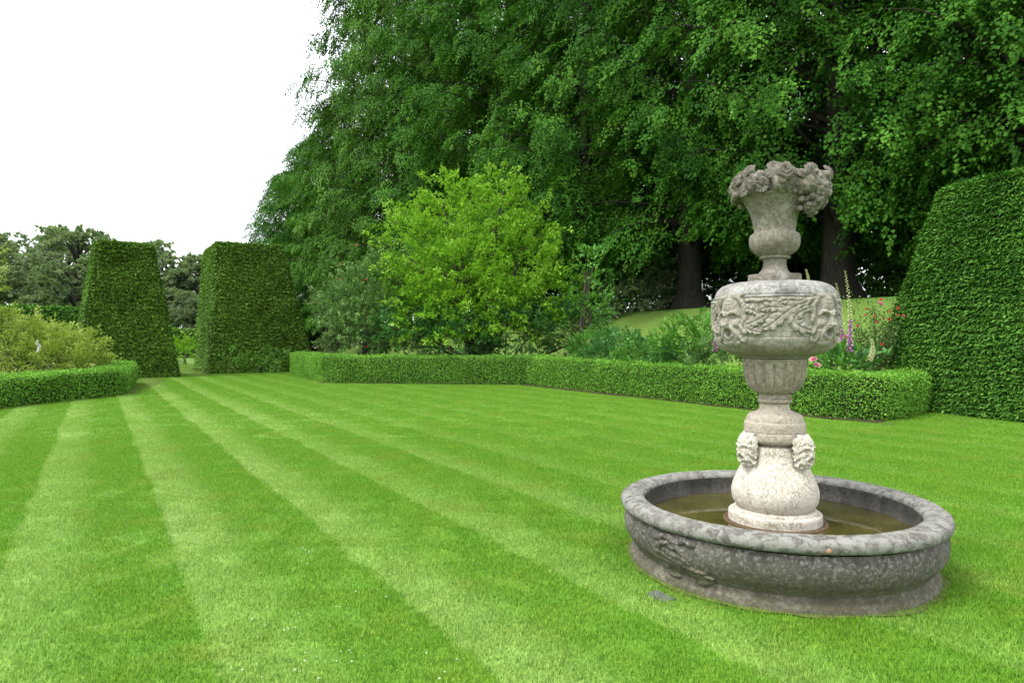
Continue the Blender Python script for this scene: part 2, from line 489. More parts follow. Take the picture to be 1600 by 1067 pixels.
tt, dd = np.arange(-75, 45, 1.0), np.concatenate((np.arange(.0, 13, .35), np.arange(13, 60, 3.)))
T2, D2 = np.meshgrid(tt, dd, indexing='ij')
Xb = .33 + .493 * T2 + .87 * D2; Yb = 23.5 - .87 * T2 + .493 * D2
Zb = bank_z(Xb, Yb) + .01 + .05 * np.sin(Xb * 1.3 + Yb * .7) * np.clip(D2 - 3, 0, 1)
Fb = grid_faces(len(tt), len(dd))
fx, fy = Xb.ravel()[Fb].mean(1), Yb.ravel()[Fb].mean(1)
Fb = Fb[~((fx - 6.9 - (fy - 12.9) > 0) & (fy < 21))]
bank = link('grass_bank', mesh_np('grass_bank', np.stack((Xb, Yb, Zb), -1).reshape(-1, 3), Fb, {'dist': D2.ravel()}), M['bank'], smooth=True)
tag(bank, 'grassy bank rising behind the flower bed to the trees', kind='structure')

def sheet(name, pts, z, mat, label):
    bm = bmesh.new()
    bm.faces.new([bm.verts.new((x, y, z)) for x, y in pts])
    bmesh.ops.triangulate(bm, faces=bm.faces[:])
    me = bpy.data.meshes.new(name); bm.to_mesh(me); bm.free()
    return tag(link(name, me, mat), label, kind='structure')
sheet('flower_bed', [(-10.1, 31.6), (-6.9, 24.75), (.45, 23.6), (1.4, 25), (1, 44), (-12, 46)], .006, M['soil'], 'soil bed behind the clipped hedge')
sheet('shrub_bed', [(-11.3, 15), (-10.8, 19.6), (-13.5, 27), (-20, 34), (-40, 34), (-40, 10), (-12, 10)], .006, M['soil'], 'soil bed behind the low hedge')
sheet('path', [(-14.6, 30.2), (-13.4, 31.2), (-22, 46), (-23.5, 45)], .008, plain_mat('gravel_path', (.07, .075, .03), (.16, .13, .08), 12), 'earth path through the gap between the yews')

def ribbon(name, inner, outer, z, mat, label):
    n = len(inner)
    V_ = np.array([(x, y, z) for x, y in inner] + [(x, y, z - .004) for x, y in outer])
    F_ = np.array([(i, i + 1, n + i + 1, n + i) for i in range(n - 1)])
    return tag(link(name, mesh_np(name, V_, F_), mat), label, kind='structure')
_r = np.random.default_rng(3)
an = np.linspace(0, 2 * math.pi, 161)
wob = np.interp(an, np.linspace(0, 2 * math.pi, 41), np.r_[_r.uniform(.985, 1.035, 40), 1.0])
M['moss_soil'] = plain_mat('mossy_soil', (.060, .060, .022), (.14, .19, .04), 22)
ribbon('soil_ring', [(1.803 + .94 * math.cos(a), 4.688 + .94 * math.sin(a)) for a in an], [(1.803 + w * math.cos(a), 4.688 + w * math.sin(a)) for a, w in zip(an, wob)], .013, M['moss_soil'], 'mossy bare soil round the basin foot')
hp = np.array([(-6.95, 24.7), (.40, 23.55), (6.62, 12.62), (9.1, 15.0)])
hs = np.concatenate([np.linspace(hp[i], hp[i + 1], 24)[:-1] for i in range(3)])
ho = hs + np.concatenate([np.tile(o_, (23, 1)) for o_ in ((-.02, -.16), (-.15, -.09), (.12, -.12))]) * _r.uniform(.5, 1.3, (69, 1))
ribbon('bed_edge', [tuple(p_) for p_ in hs + (ho - hs) * -2], [tuple(p_) for p_ in ho], .026, M['soil'], 'strip of bare soil along the hedge foot')

# ------------------------------------------------------------------ grass blades on the lawn (geometry nodes scatter one turf tile)
def turf_tile(name, size, n, h, w, seed):
    rng = np.random.default_rng(seed)
    P = np.stack((rng.uniform(-size / 2, size / 2, n), rng.uniform(-size / 2, size / 2, n), np.zeros(n)), -1)
    az = rng.uniform(0, 2 * math.pi, n)
    lean = rng.uniform(.2, 1.15, n)
    A = np.stack((np.cos(az) * np.sin(lean), np.sin(az) * np.sin(lean), np.cos(lean)), -1)
    S = np.stack((-np.sin(az), np.cos(az), np.zeros(n)), -1)
    L = (h * rng.uniform(.55, 1.3, n))[:, None]; W = (w * rng.uniform(.6, 1.3, n))[:, None]
    V = np.stack((P - S * W / 2, P + S * W / 2, P + A * L), 1).reshape(-1, 3)
    me = mesh_np(name, V, np.arange(n * 3).reshape(-1, 3), {'tint': np.repeat(rng.random(n), 3)})
    me.materials.append(M['blade'])
    return bpy.data.objects.new(name, me)

def inside(poly, x, y):
    r = np.zeros(len(x), bool); j = len(poly) - 1
    for i in range(len(poly)):
        xi, yi = poly[i]; xj, yj = poly[j]
        r ^= ((yi > y) != (yj > y)) & (x < (xj - xi) * (y - yi) / (yj - yi + 1e-12) + xi)
        j = i
    return r

FX, FY = 1.803, 4.688             # the fountain's centre
def scatter(name, tile, step, y0, y1, label, seed, fade_in=None, fade_out=None):
    rng = np.random.default_rng(seed)
    gx, gy = np.meshgrid(np.arange(-24, 14, step), np.arange(y0, y1, step))
    x = gx.ravel() + rng.uniform(-.15, .15, gx.size) * step; y = gy.ravel() + rng.uniform(-.15, .15, gx.size) * step
    ok = (np.abs(x) < y * .78 + 1.0) & inside(LAWN, x, y) & (np.hypot(x - FX, y - FY) > .75)
    if fade_in:
        ok &= rng.random(len(x)) < np.clip((y - fade_in[0]) / (fade_in[1] - fade_in[0]), 0, 1)
    if fade_out:
        ok &= rng.random(len(x)) > np.clip((y - fade_out[0]) / (fade_out[1] - fade_out[0]), 0, 1)
    x, y = x[ok], y[ok]
    me = bpy.data.meshes.new(name)
    me.vertices.add(len(x)); me.vertices.foreach_set('co', np.stack((x, y, np.zeros(len(x))), -1).astype(np.float32).ravel())
    a = me.attributes.new('turn', 'FLOAT', 'POINT'); a.data.foreach_set('value', rng.uniform(0, 2 * math.pi, len(x)).astype(np.float32))
    o = link(name, me, M['blade'])
    ng = bpy.data.node_groups.new(name + '_scatter', 'GeometryNodeTree')
    ng.interface.new_socket('Geometry', in_out='INPUT', socket_type='NodeSocketGeometry')
    ng.interface.new_socket('Geometry', in_out='OUTPUT', socket_type='NodeSocketGeometry')
    gi, go = ng.nodes.new('NodeGroupInput'), ng.nodes.new('NodeGroupOutput')
    ip = ng.nodes.new('GeometryNodeInstanceOnPoints')
    oi = ng.nodes.new('GeometryNodeObjectInfo'); oi.inputs['Object'].default_value = tile
    na = ng.nodes.new('GeometryNodeInputNamedAttribute'); na.data_type = 'FLOAT'; na.inputs['Name'].default_value = 'turn'
    cx = ng.nodes.new('ShaderNodeCombineXYZ')
    ng.links.new(na.outputs['Attribute'], cx.inputs[2])
    ng.links.new(gi.outputs[0], ip.inputs['Points']); ng.links.new(oi.outputs['Geometry'], ip.inputs['Instance'])
    ng.links.new(cx.outputs[0], ip.inputs['Rotation'])
    ng.links.new(ip.outputs[0], go.inputs[0])
    md = o.modifiers.new('scatter', 'NODES'); md.node_group = ng
    return tag(o, label, 'grass', kind='stuff')
scatter('grass', turf_tile('turf_tile', .72, 5200, .026, .0042, 1), .5, 1.8, 13.0, 'short mown grass blades near the viewer', 3, fade_out=(9, 13))
scatter('far_grass', turf_tile('far_turf_tile', 1.4, 7000, .026, .0065, 2), 1.0, 5.0, 45, 'short mown grass blades further down the lawn', 4, fade_in=(5.5, 9))

# ------------------------------------------------------------------ clipped hedges and yews
def sweep(path, width, heights, nz=7, ntop=5, step=.16, lump=.03, seed=0, round_end=.3):
    """closed clipped hedge along a centre line; returns V, F quads"""
    path = np.array(path, float); heights = np.array(heights, float)
    seg = np.r_[0, np.cumsum(np.linalg.norm(np.diff(path, axis=0), axis=1))]
    n = max(4, int(seg[-1] / step))
    s = np.linspace(0, seg[-1], n)
    c = np.stack((np.interp(s, seg, path[:, 0]), np.interp(s, seg, path[:, 1])), -1)
    for _ in range(2):
        c[1:-1] = .25 * c[:-2] + .5 * c[1:-1] + .25 * c[2:]
    h = np.interp(s, seg, heights)
    t = unit(np.gradient(c, axis=0)); nrm = np.stack((-t[:, 1], t[:, 0]), -1)
    prof = [(-.47, 0.0), (-.5, .18), (-.51, .45), (-.505, .75), (-.49, .93), (-.44, .99), (-.25, 1.01), (0, 1.015), (.25, 1.01), (.44, .99), (.49, .93), (.505, .75), (.51, .45), (.5, .18), (.47, 0)]
    e = np.minimum(s, seg[-1] - s); k = np.clip(e / round_end, 0, 1); k = np.sqrt(1 - (1 - k) ** 2) * .12 + .88
    V = np.empty((n, len(prof), 3))
    for j, (a, b) in enumerate(prof):
        V[:, j, :2] = c + nrm * (a * width * k)[:, None]
        V[:, j, 2] = b * h * (.5 + .5 * k)
    V = V.reshape(-1, 3)
    V[:, :] += (vnoise(V, 1.6, seed) * lump)[:, None] * np.array([.6, .6, .8])
    V[:, 2] = np.maximum(V[:, 2], 0)
    F = grid_faces(n, len(prof))
    m = len(prof)
    caps = []
    for base in (0, (n - 1) * m):
        for j in range(m // 2):
            q = (base + j, base + j + 1, base + m - 2 - j, base + m - 1 - j)
            caps.append(q if base else q[::-1])
    F = np.concatenate((F, np.array(caps)))
    return V, F

def outward(V, F):
    """flip so that faces look away from the axis (area-weighted test by volume sign)"""
    a, b, c, d = (V[F[:, i]] for i in range(4))
    vol = (np.cross(b - a, c - a) * a).sum() + (np.cross(c - a, d - a) * a).sum()
    return F if vol > 0 else F[:, ::-1]

def clipped(name, V, F, dens, leaf, asp, mat, label, cat, seed, style='box', inset=.05, group=None):
    F = outward(V - V.mean(0), F)
    rng = np.random.default_rng(seed)
    loc = np.array([V[:, 0].mean(), V[:, 1].mean(), 0.])
    V = V - loc
    root = empty(name, loc, 0, label, cat, group)
    P, N = sample_quads(rng, V, F, dens)
    away = unit(P + loc - np.array([0, 0, EYE]))            # sides nobody near the lawn can see are leafed thinly
    keep = (N[:, 2] > -.6) & (((N * away).sum(1) < .3) | (rng.random(len(P)) < .15))
    P, N = P[keep], N[keep]
    n = len(P)
    # cut surface: small hollows where the clipping left gaps
    if style == 'box':
        A = N * .55 + rng.normal(0, .6, (n, 3)) + np.array([0, 0, .25])
        NN = N * .7 + np.array([0, 0, .6]) + rng.normal(0, .5, (n, 3))
        P = P + N * rng.normal(-.012, .022, n)[:, None]
        P = P + N * (rng.random(n) < .02)[:, None] * rng.uniform(.02, .07, n)[:, None]
    else:
        hz = np.cross(N, np.array([0, 0, 1.]))
        A = N * .55 + hz * rng.normal(0, .75, n)[:, None] + rng.normal(0, .25, (n, 3)) + np.array([0, 0, -.30])
        NN = np.array([0, 0, 1.]) + N * .75 + rng.normal(0, .3, (n, 3))
        row = np.sin(P[:, 2] * 2 * math.pi / (leaf[1] * 1.25) + 3 * np.sin(P[:, 0] * 1.7 + P[:, 1] * 1.3) + 2 * np.sin(P[:, 0] * 5 + P[:, 1] * 4.3))
        P = P + N * (rng.normal(-.025, .024, n) + .020 * row)[:, None] * (leaf[1] / .15)
    L = rng.uniform(*leaf, n)
    tint = np.clip(rng.normal(.45, .2, n), 0, 1)
    link('foliage', leaf_mesh(name + '_foliage', P, A, NN, L, L * asp * rng.uniform(.8, 1.2, n), tint, droop=.1), mat, root)
    # twiggy core just under the leaves
    cen = V.mean(0)
    me = mesh_np(name + '_core', V, F)
    nv = np.empty(len(V) * 3, np.float32); me.vertex_normals.foreach_get('vector', nv)
    Vc = V - nv.reshape(-1, 3) * inset
    Vc[:, 2] = np.maximum(Vc[:, 2], .0)
    me.vertices.foreach_set('co', Vc.astype(np.float32).ravel()); me.update()
    link('core', me, M['core'], root)
    return root

V, F = sweep([(-9.9, 32.0), (-6.5, 25.1), (.8, 24.0), (6.85, 13.2), (9.2, 15.5)], 1.0, [.97, .97, .95, .83, .80], lump=.07, seed=1)
clipped('box_hedge', V, F, 2500, (.030, .050), .62, M['box'], 'long low clipped green hedge running behind the fountain to the right yew', 'hedge', 11, inset=.04)
V, F = sweep([(-11.9, 6), (-11.95, 15.2), (-11.35, 19.1), (-13.8, 24.0)], 1.0, [.68, .68, .72, .78], lump=.06, seed=4)
clipped('box_hedge', V, F, 2000, (.032, .055), .62, M['box'], 'low clipped green hedge at the left edge, under the golden shrub', 'hedge', 12)

def frustum(base, top, h, n=72, nz=26, e=7., lump=.05, seed=0, shoulder=.12):
    """clipped yew block: base/top half sizes (a,b), offset of top; superellipse plan, softly rounded shoulders"""
    a = np.linspace(0, 2 * math.pi, n, endpoint=False)
    ca, sa = np.cos(a), np.sin(a)
    rr = (np.abs(ca) ** e + np.abs(sa) ** e) ** (-1 / e)
    ux, uy = ca * rr, sa * rr
    t = np.concatenate((np.linspace(0, 1 - shoulder / 2, nz), [1 - shoulder * .28, 1 - shoulder * .1, 1, 1.005, 1.008, 1.01]))
    ins = np.concatenate((np.zeros(nz), np.array([.015, .05, .13]) * min(1, shoulder / .2), [.4, .7, .98]))
    V = np.empty((len(t), n, 3))
    for i, (q, s) in enumerate(zip(t, ins)):
        qq = min(q, 1)
        ax = (base[0] + (top[0] - base[0]) * qq) * (1 - s); ay = (base[1] + (top[1] - base[1]) * qq) * (1 - s)
        V[i, :, 0] = ux * ax + top[2] * qq; V[i, :, 1] = uy * ay + top[3] * qq; V[i, :, 2] = q * h
    V = V.reshape(-1, 3)
    nz_ = vnoise(V, .9, seed) * lump + vnoise(V, 2.6, seed + 5) * lump * .5
    c = V.copy(); c[:, 2] = 0
    V = V + unit(c) * nz_[:, None]
    F = np.stack(np.meshgrid(np.arange(len(t) - 1), np.arange(n), indexing='ij'), -1).reshape(-1, 2)
    i, j = F[:, 0], F[:, 1]; j2 = (j + 1) % n
    return V, np.stack((i * n + j, i * n + j2, (i + 1) * n + j2, (i + 1) * n + j), -1)

def place(V, x, y, rz):
    c, s = math.cos(rz), math.sin(rz)
    W = V.copy()
    W[:, 0] = V[:, 0] * c - V[:, 1] * s + x; W[:, 1] = V[:, 0] * s + V[:, 1] * c + y
    return W
AX = R(31.5)                       # the garden's axis: the yews stand square to it
def from_corner(cx, cy, w, d, corner, AX):
    """centre of a block whose front-left (-1) or front-right (+1) base corner is at (cx,cy)"""
    u = np.array((math.cos(AX), math.sin(AX))); v = np.array((-math.sin(AX), math.cos(AX)))
    return np.array((cx, cy)) - corner * u * w / 2 + v * d / 2
c = from_corner(-13.9, 28.6, 3.7, 3.6, 1, R(36))
V, F = frustum((1.85, 1.8), (1.02, .95, -.03, .05), 5.55, n=140, e=22, seed=2, shoulder=.035, lump=.04)
clipped('topiary_yew', place(V, c[0], c[1], R(36)), F, 1400, (.085, .145), .50, M['yew'], 'tall narrow clipped yew block at the left of the path gap', 'topiary', 21, 'yew', .07)
c = from_corner(-13.9, 31.4, 4.9, 6.0, -1, AX)
V, F = frustum((2.45, 3.0), (1.55, 2.3, -.50, .1), 6.2, n=140, e=22, seed=8, shoulder=.035, lump=.04)
clipped('topiary_yew', place(V, c[0], c[1], AX), F, 1200, (.09, .15), .50, M['yew'], 'broad clipped yew block at the right of the path gap', 'topiary', 22, 'yew', .07)
V, F = frustum((3.15, 3.15), (1.80, 1.85, -.05, 0), 5.0, n=140, nz=36, e=9, seed=13, shoulder=.06, lump=.07)
clipped('topiary_yew', place(V, 12.05, 14.6, R(18)), F, 2150, (.065, .12), .42, M['yew_bright'], 'big rounded clipped yew at the right edge beside the fountain', 'topiary', 23, 'yew', .06)
V, F = sweep([(-40, 31), (-27, 37), (-23, 38.8)], 1.6, [3.2, 3.3, 3.3], step=.4, lump=.12, seed=9)
clipped('yew_hedge', V, F, 420, (.13, .22), .5, M['yew_bright'], 'long flat-topped yew hedge behind the golden shrub', 'hedge', 24, 'yew', .1)
V, F = sweep([(-50, 58), (-24, 68), (-5, 76)], 1.8, [2.5, 2.5, 2.5], step=.8, lump=.1, seed=19)
clipped('yew_hedge', V, F, 90, (.25, .4), .5, M['yew'], 'dark level hedge seen far off through the path gap', 'hedge', 25, 'yew', .1)

# ------------------------------------------------------------------ trees
def trunk_mesh(name, rng, h, r0, limbs, flare=1.7, sides=11):
    z = np.linspace(0, h, 12)
    rad = r0 * (1 - z / h * .82); rad[0] *= flare; rad[1] *= 1.06
    z[1] = .9
    pts = np.stack((np.cumsum(rng.normal(0, .06, 12)), np.cumsum(rng.normal(0, .06, 12)), z), -1)
    pts[:2, :2] = 0
    V1, F1 = tubes([(pts, rad)], sides)
    # buttressed foot
    low = V1[:, 2] < 1.2
    an = np.arctan2(V1[:, 1], V1[:, 0])
    V1[:, :2] *= (1 + np.where(low, .13 * np.cos(an * 5 + 1), .04 * np.cos(an * 3)))[:, None]
    V2, F2 = tubes(limbs, 5)
    return mesh_np(name, np.concatenate((V1, V2)), np.concatenate((F1, F2 + len(V1))))

def lime_parts(seed, h=27, r=5.6, z0=3.0, nl=140, per=24, nper=47, leaf=(.088, .152), trunk_r=.55, prof=None, droop=-.65):
    rng = np.random.default_rng(seed)
    prof = prof or [(0, .80), (.1, 1.0), (.3, 1.0), (.55, .86), (.8, .6), (.95, .28), (1, .08)]
    pz, pr = np.array(prof).T
    P, N, limbs = [], [], []
    for k in range(nl):
        t = ((k + rng.random()) / nl) ** 1.35
        az = k * 2.39996 + rng.normal(0, .3)
        rad = r * np.interp(t, pz, pr) * rng.uniform(.62, 1.12)
        ztip = z0 + t * (h - z0)
        zroot = max(1.8, ztip - rad * rng.uniform(.15, .5)) if t > .12 else rng.uniform(2.2, 4.5)
        o = np.array((math.cos(az), math.sin(az), 0))
        root = np.array((0, 0, zroot)); tip = o * rad + np.array((0, 0, ztip))
        mid = o * rad * .55 + np.array((0, 0, max(zroot, ztip) + rad * .12))
        q = np.linspace(0, 1, 6)[:, None]
        cv = (1 - q) ** 2 * root + 2 * q * (1 - q) * mid + q ** 2 * tip
        limbs.append((cv, np.linspace(.085, .010, 6) * (.5 + .5 * (1 - t))))
        f = np.clip(1 - rng.random(per) ** 1.3 * .7, 0, 1)[:, None]
        p = (1 - f) ** 2 * root + 2 * f * (1 - f) * mid + f ** 2 * tip
        sd = np.array((-o[1], o[0], 0))
        lat = rng.normal(0, .62, (per, 1))
        p = p + sd * lat * (.35 + .65 * f) - np.array((0, 0, 1)) * (lat ** 2 * .35 + np.abs(rng.normal(0, .22, (per, 1))) - .1)
        P.append(p); N.append(np.tile(o, (per, 1)) + rng.normal(0, .25, (per, 3)))
    k = 240                                     # short shoots close round the stem
    az = rng.uniform(0, 2 * math.pi, k); o = np.stack((np.cos(az), np.sin(az), np.zeros(k)), -1)
    P.append(o * rng.uniform(.5, 2.6, (k, 1)) + np.array((0, 0, 1.)) * rng.uniform(z0 + 1.2, h * .85, (k, 1))); N.append(o)
    P = np.concatenate(P); N = unit(np.concatenate(N))
    ar = spray_leaves(rng, P, N, (.7, 1.35), (.30, .6), nper, .75, droop, .4, leaf, .88, jit=.22)
    crown = leaf_mesh('lime_crown', *ar)
    tr = trunk_mesh('lime_trunk', rng, h * .93, trunk_r, limbs)
    return crown, tr

LIMES = [lime_parts(101), lime_parts(202, r=5.8)]
for cr, tr in LIMES:
    cr.materials.append(M['lime']); tr.materials.append(M['bark'])

def tree(name, crown, trunk, x, y, z, rz, sc, label, cat, group=None, szx=None, leaf=None):
    root = empty(name, (x, y, z), rz, label, cat, group)
    root.scale = (sc, sc, szx or sc)
    c = link('crown', crown, None, root)
    if leaf:
        c.material_slots[0].link = 'OBJECT'; c.material_slots[0].material = leaf
    link('trunk', trunk, None, root)
    return root

row = [(15.6, 19.0), (11.9, 25.0), (7.95, 30.5), (3.9, 35.8), (-.1, 41.2), (-4.2, 46.8), (-8.2, 52.2), (-12.2, 57.6), (-16.2, 63), (-20.3, 68.5), (-24.6, 74)]
row_lab = ['lime tree whose leafy boughs hang over the yew at the right edge',
           'lime tree with the massive dark trunk right of the stone urn',
           'lime tree with a clear trunk on the bank left of the stone urn',
           'lime tree hanging low just right of the bright green shrub',
           'lime tree rising straight above the bright green shrub',
           'lime tree rising behind the left half of the bright green shrub',
           'lime tree just left of the bright shrub, reaching the top edge',
           'pale green lime tree whose left side stands against the sky at the top',
           'lime tree stepping down behind the pale lime at the sky',
           'second last lime tree of the receding row, above the right yew block',
           'last and smallest lime tree of the row, over the broad yew block']
for k, (x, y) in enumerate(row):
    v = k % 2
    cr, tr = LIMES[v]
    if k in (6, 7):
        cr, tr = LIMES[1]
    tree('lime_tree', cr, tr, x, y, float(bank_z(x, y)) - .05, k * 1.93 + .4, (1.0, 1.06, 1.0, .98, 1.03, 1.0, 1.05, 1.05, .95, .98, .95)[k], row_lab[k], 'tree', 'row of limes along the bank', (1.0, 1.06, 1.0, 1.0, 1.05, 1.05, 1.2, 1.34, .84, .80, .74)[k], M['lime_pale'] if k in (6, 7) else None)
back = [(22, 25.5), (18.2, 31.5), (14.2, 37), (10.0, 43), (6, 49), (1.5, 55), (-3, 61), (-7.5, 67)]
for k, (x, y) in enumerate(back):
    cr, tr = LIMES[(k + 1) % 2]
    tree('woodland_tree', cr, tr, x, y, float(bank_z(x, y)) - .05, k * 2.4 + 1.1, 1.0 + .05 * (k % 2), 'tall dark woodland tree standing behind the front row of limes', 'tree', 'trees behind the limes')

# the wood behind, read as one mass
rng = np.random.default_rng(88)
n = 4100
tw, dw, hw = rng.uniform(-72, 32, n), rng.uniform(24, 33, n), rng.uniform(0, 1, n) ** 1.7 * 17
hw[::4] *= .22
xw, yw = .33 + .493 * tw + .87 * dw, 23.5 - .87 * tw + .493 * dw
Pw = np.stack((xw, yw, bank_z(xw, yw) + hw), -1)
ar = spray_leaves(rng, Pw, unit(np.stack((-np.ones(n) + rng.normal(0, .5, n), -np.ones(n) + rng.normal(0, .5, n), rng.normal(0, .2, n)), -1)), (1.2, 2.4), (.6, 1.1), 14, .75, -.4, .4, (.30, .48), .8)
tag(link('woodland', leaf_mesh('woodland', *ar), M['lime']), 'dense dark wood behind the limes', 'wood', kind='stuff')

# broad open trees far off on the left
def broad_parts(seed, h, r, nb=34, leaf=(.28, .46), nper=26):
    rng = np.random.default_rng(seed)
    blobs, limbs = [], []
    for k in range(nb):
        az = k * 2.4 + rng.normal(0, .3); t = rng.random()
        rad = r * math.sin(math.acos(max(-1, min(1, 2 * t - 1)))) * rng.uniform(.55, 1)
        zz = h * (.30 + .62 * t)
        b = (math.cos(az) * rad, math.sin(az) * rad, zz, rng.uniform(1.0, 1.9), rng.uniform(1.0, 1.9), rng.uniform(.55, .95))
        blobs.append(b)
        z1 = max(1.5, zz - rad * .6 - 1)
        limbs.append(([(0, 0, z1), (b[0] * .5, b[1] * .5, (z1 + zz) / 2 + .3), (b[0], b[1], zz)], [.22, .12, .04]))
    P, N = blob_points(rng, blobs, 1.5, low=-.4)
    ar = spray_leaves(rng, P, N, (.5, 1.0), (.3, .55), nper, .9, .1, .2, leaf, .75)
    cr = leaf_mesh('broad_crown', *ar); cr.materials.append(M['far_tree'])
    tr = trunk_mesh('broad_trunk', rng, h * .7, .42, limbs); tr.materials.append(M['bark'])
    return cr, tr
BROAD = [broad_parts(5, 15, 6.0), broad_parts(6, 15, 5.2, 40)]
far = [(-64, 82, .98, 'spreading dark tree at the far left edge with sky showing through'),
       (-55, 84, .92, 'open branched far tree with sky gaps, left of the narrow yew block'),
       (-49.5, 78, .97, 'far tree whose rounded top shows above the narrow yew block'),
       (-45.5, 92, 1.02, 'dark far tree just right of the narrow yew block'),
       (-40, 90, .86, 'smaller far tree seen low in the gap between the yews'),
       (-70, 100, 1.25, 'farthest tree behind the trees at the left edge'),
       (-42.5, 84, .55, 'low bushy far tree filling the gap between the yews'),
       (-37, 80, .5, 'low bushy far tree half hidden by the broad yew block')]
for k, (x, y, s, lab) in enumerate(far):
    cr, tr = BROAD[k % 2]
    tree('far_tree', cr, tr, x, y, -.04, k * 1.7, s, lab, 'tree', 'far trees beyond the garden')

# ------------------------------------------------------------------ shrubs and border plants
def shrub(name, blobs, dens, mat, label, cat, seed, spray=None, stems=7, group=None, loc=None, stem_mat='twig', low=-.7, base_r=.35, keep=.62, rmax=1.06):
    rng = np.random.default_rng(seed)
    blobs = np.array(blobs, float)
    base = np.array(loc if loc is not None else (blobs[:, 0].mean(), blobs[:, 1].mean(), float(bank_z(blobs[:, 0].mean(), blobs[:, 1].mean()))))
    blobs[:, :3] -= base
    root = empty(name, base, 0, label, cat, group)
    P, N = blob_points(rng, blobs, dens, low=low, keep=keep, rmax=rmax)
    ok = P[:, 2] > .03
    kw = dict(ls=(.35, .7), ws=(.12, .28), nper=24, out=.7, up=.35, curve=.2, ll=(.09, .15), asp=.45)
    kw.update(spray or {})
    ar = spray_leaves(rng, P[ok], N[ok], **kw)
    link('foliage', leaf_mesh(name + '_foliage', *ar), M[mat], root)
    paths = []
    for k in range(stems):
        b = blobs[k % len(blobs)]
        a = rng.uniform(0, 6.28)
        s = np.array((math.cos(a) * base_r, math.sin(a) * base_r, 0)); e = b[:3] + rng.normal(0, .3, 3) * b[3:]
        m = (s + e) / 2 + np.array((0, 0, abs(e[2]) * .18))
        q = np.linspace(0, 1, 6)[:, None]
        rr = max(.012, .02 * np.linalg.norm(e))
        paths.append(((1 - q) ** 2 * s + 2 * q * (1 - q) * m + q ** 2 * e, np.linspace(rr, rr * .3, 6)))
    link('stems', tube_mesh(name + '_stems', paths, 6), M[stem_mat], root)
    return root

def pb(px, py, Y, rx, rz, ry=None):
    p = at(px, py, Y)
    return (p[0], p[1], p[2], rx, ry or rx, rz)

shrub('magnolia_shrub', [pb(712, 345, 27, 1.0, 1.3), pb(770, 345, 27.4, 1.1, 1.4), pb(655, 390, 26.8, 1.2, 1.0), pb(700, 425, 26.4, 1.5, 1.3), pb(795, 415, 26.6, 1.4, 1.3), pb(828, 375, 27.6, .7, .8),
      pb(745, 480, 26.3, 1.7, 1.3), pb(835, 472, 26.6, 1.1, 1.0), pb(690, 305, 27.3, .4, .7), pb(778, 298, 27.4, .5, .75), pb(660, 480, 26.8, 1.1, 1.2), pb(862, 445, 27.5, .6, .6), pb(625, 352, 27.4, .5, .35),
      pb(690, 500, 25.9, 1.3, .9), pb(800, 502, 25.9, 1.3, .9), pb(852, 345, 27.6, .25, .4), pb(735, 430, 25.6, 1.1, 1.0), pb(725, 290, 27.2, .3, .4)],
      7.5, 'magnolia', 'large bright yellow-green leafy shrub behind the low hedge', 'shrub', 31,
      dict(ls=(.45, .95), ws=(.20, .38), nper=26, out=.9, up=.35, ll=(.11, .19), asp=.5, jit=.6), stems=11, rmax=1.28, loc=(-1.3, 26.8, 0))
shrub('dark_shrub', [pb(640, 520, 26.2, 1.3, .9), pb(720, 530, 26.0, 1.6, .8), pb(800, 525, 26.0, 1.5, .9), pb(870, 512, 26.4, 1.3, 1.0), pb(915, 520, 26.4, .8, .8)],
      11, 'blue_leaf', 'dark green undergrowth shrub at the foot of the bright shrub', 'shrub', 32, dict(ll=(.10, .17), asp=.5, nper=22))
rose = shrub('rambling_rose', [pb(578, 450, 27.5, 1.0, 1.1), pb(548, 485, 27.8, 1.0, 1.1), pb(600, 500, 27, 1.2, 1.3), pb(605, 425, 28, .7, .8), pb(565, 520, 27, 1.1, .8)],
      12, 'rose_leaf', 'grey-green rambling rose with a few red blooms left of the bright shrub', 'shrub', 33, dict(ll=(.085, .15), asp=.55, nper=26, up=.2, ls=(.4, .9), jit=.7))
shrub('variegated_shrub', [pb(518, 505, 28, .5, .8), pb(528, 535, 27.5, .5, .5), pb(508, 465, 28.5, .35, .5)], 9, 'variegated', 'pale variegated shrub between the broad yew block and the rose', 'shrub', 34, dict(ll=(.07, .12), asp=.55, nper=24))
shrub('golden_shrub', [pb(30, 545, 20, 1.2, .55), pb(90, 545, 20.5, .9, .45), pb(-25, 530, 20, 1.0, .75), pb(125, 537, 20.8, .6, .18), pb(60, 570, 20, 1.5, .45), pb(0, 520, 20.5, .5, .4), pb(115, 568, 20.5, .7, .3), pb(65, 520, 21, .35, .25)],
      17, 'golden', 'golden-leaved spreading shrub behind the left hedge', 'shrub', 35, dict(ll=(.055, .10), asp=.6, nper=30, up=.1, ls=(.35, .8), ws=(.15, .3)), stems=9)
shrub('golden_tree', [pb(-45, 405, 19, .5, .7), pb(-42, 452, 19, .5, .7), pb(-75, 420, 19, .7, 1.1)], 9, 'golden', 'golden leaves of a small tree cut by the left edge', 'tree', 36, dict(ll=(.06, .10), asp=.6, nper=26), stems=3, loc=(-14.9, 19, 0))
shrub('border_plant', [pb(288, 545, 46, .9, .7), pb(278, 552, 45, .7, .5)], 9, 'magnolia', 'bright green leafy plant glowing beyond the path gap', 'plant', 37, dict(ll=(.10, .16), asp=.5, nper=26))
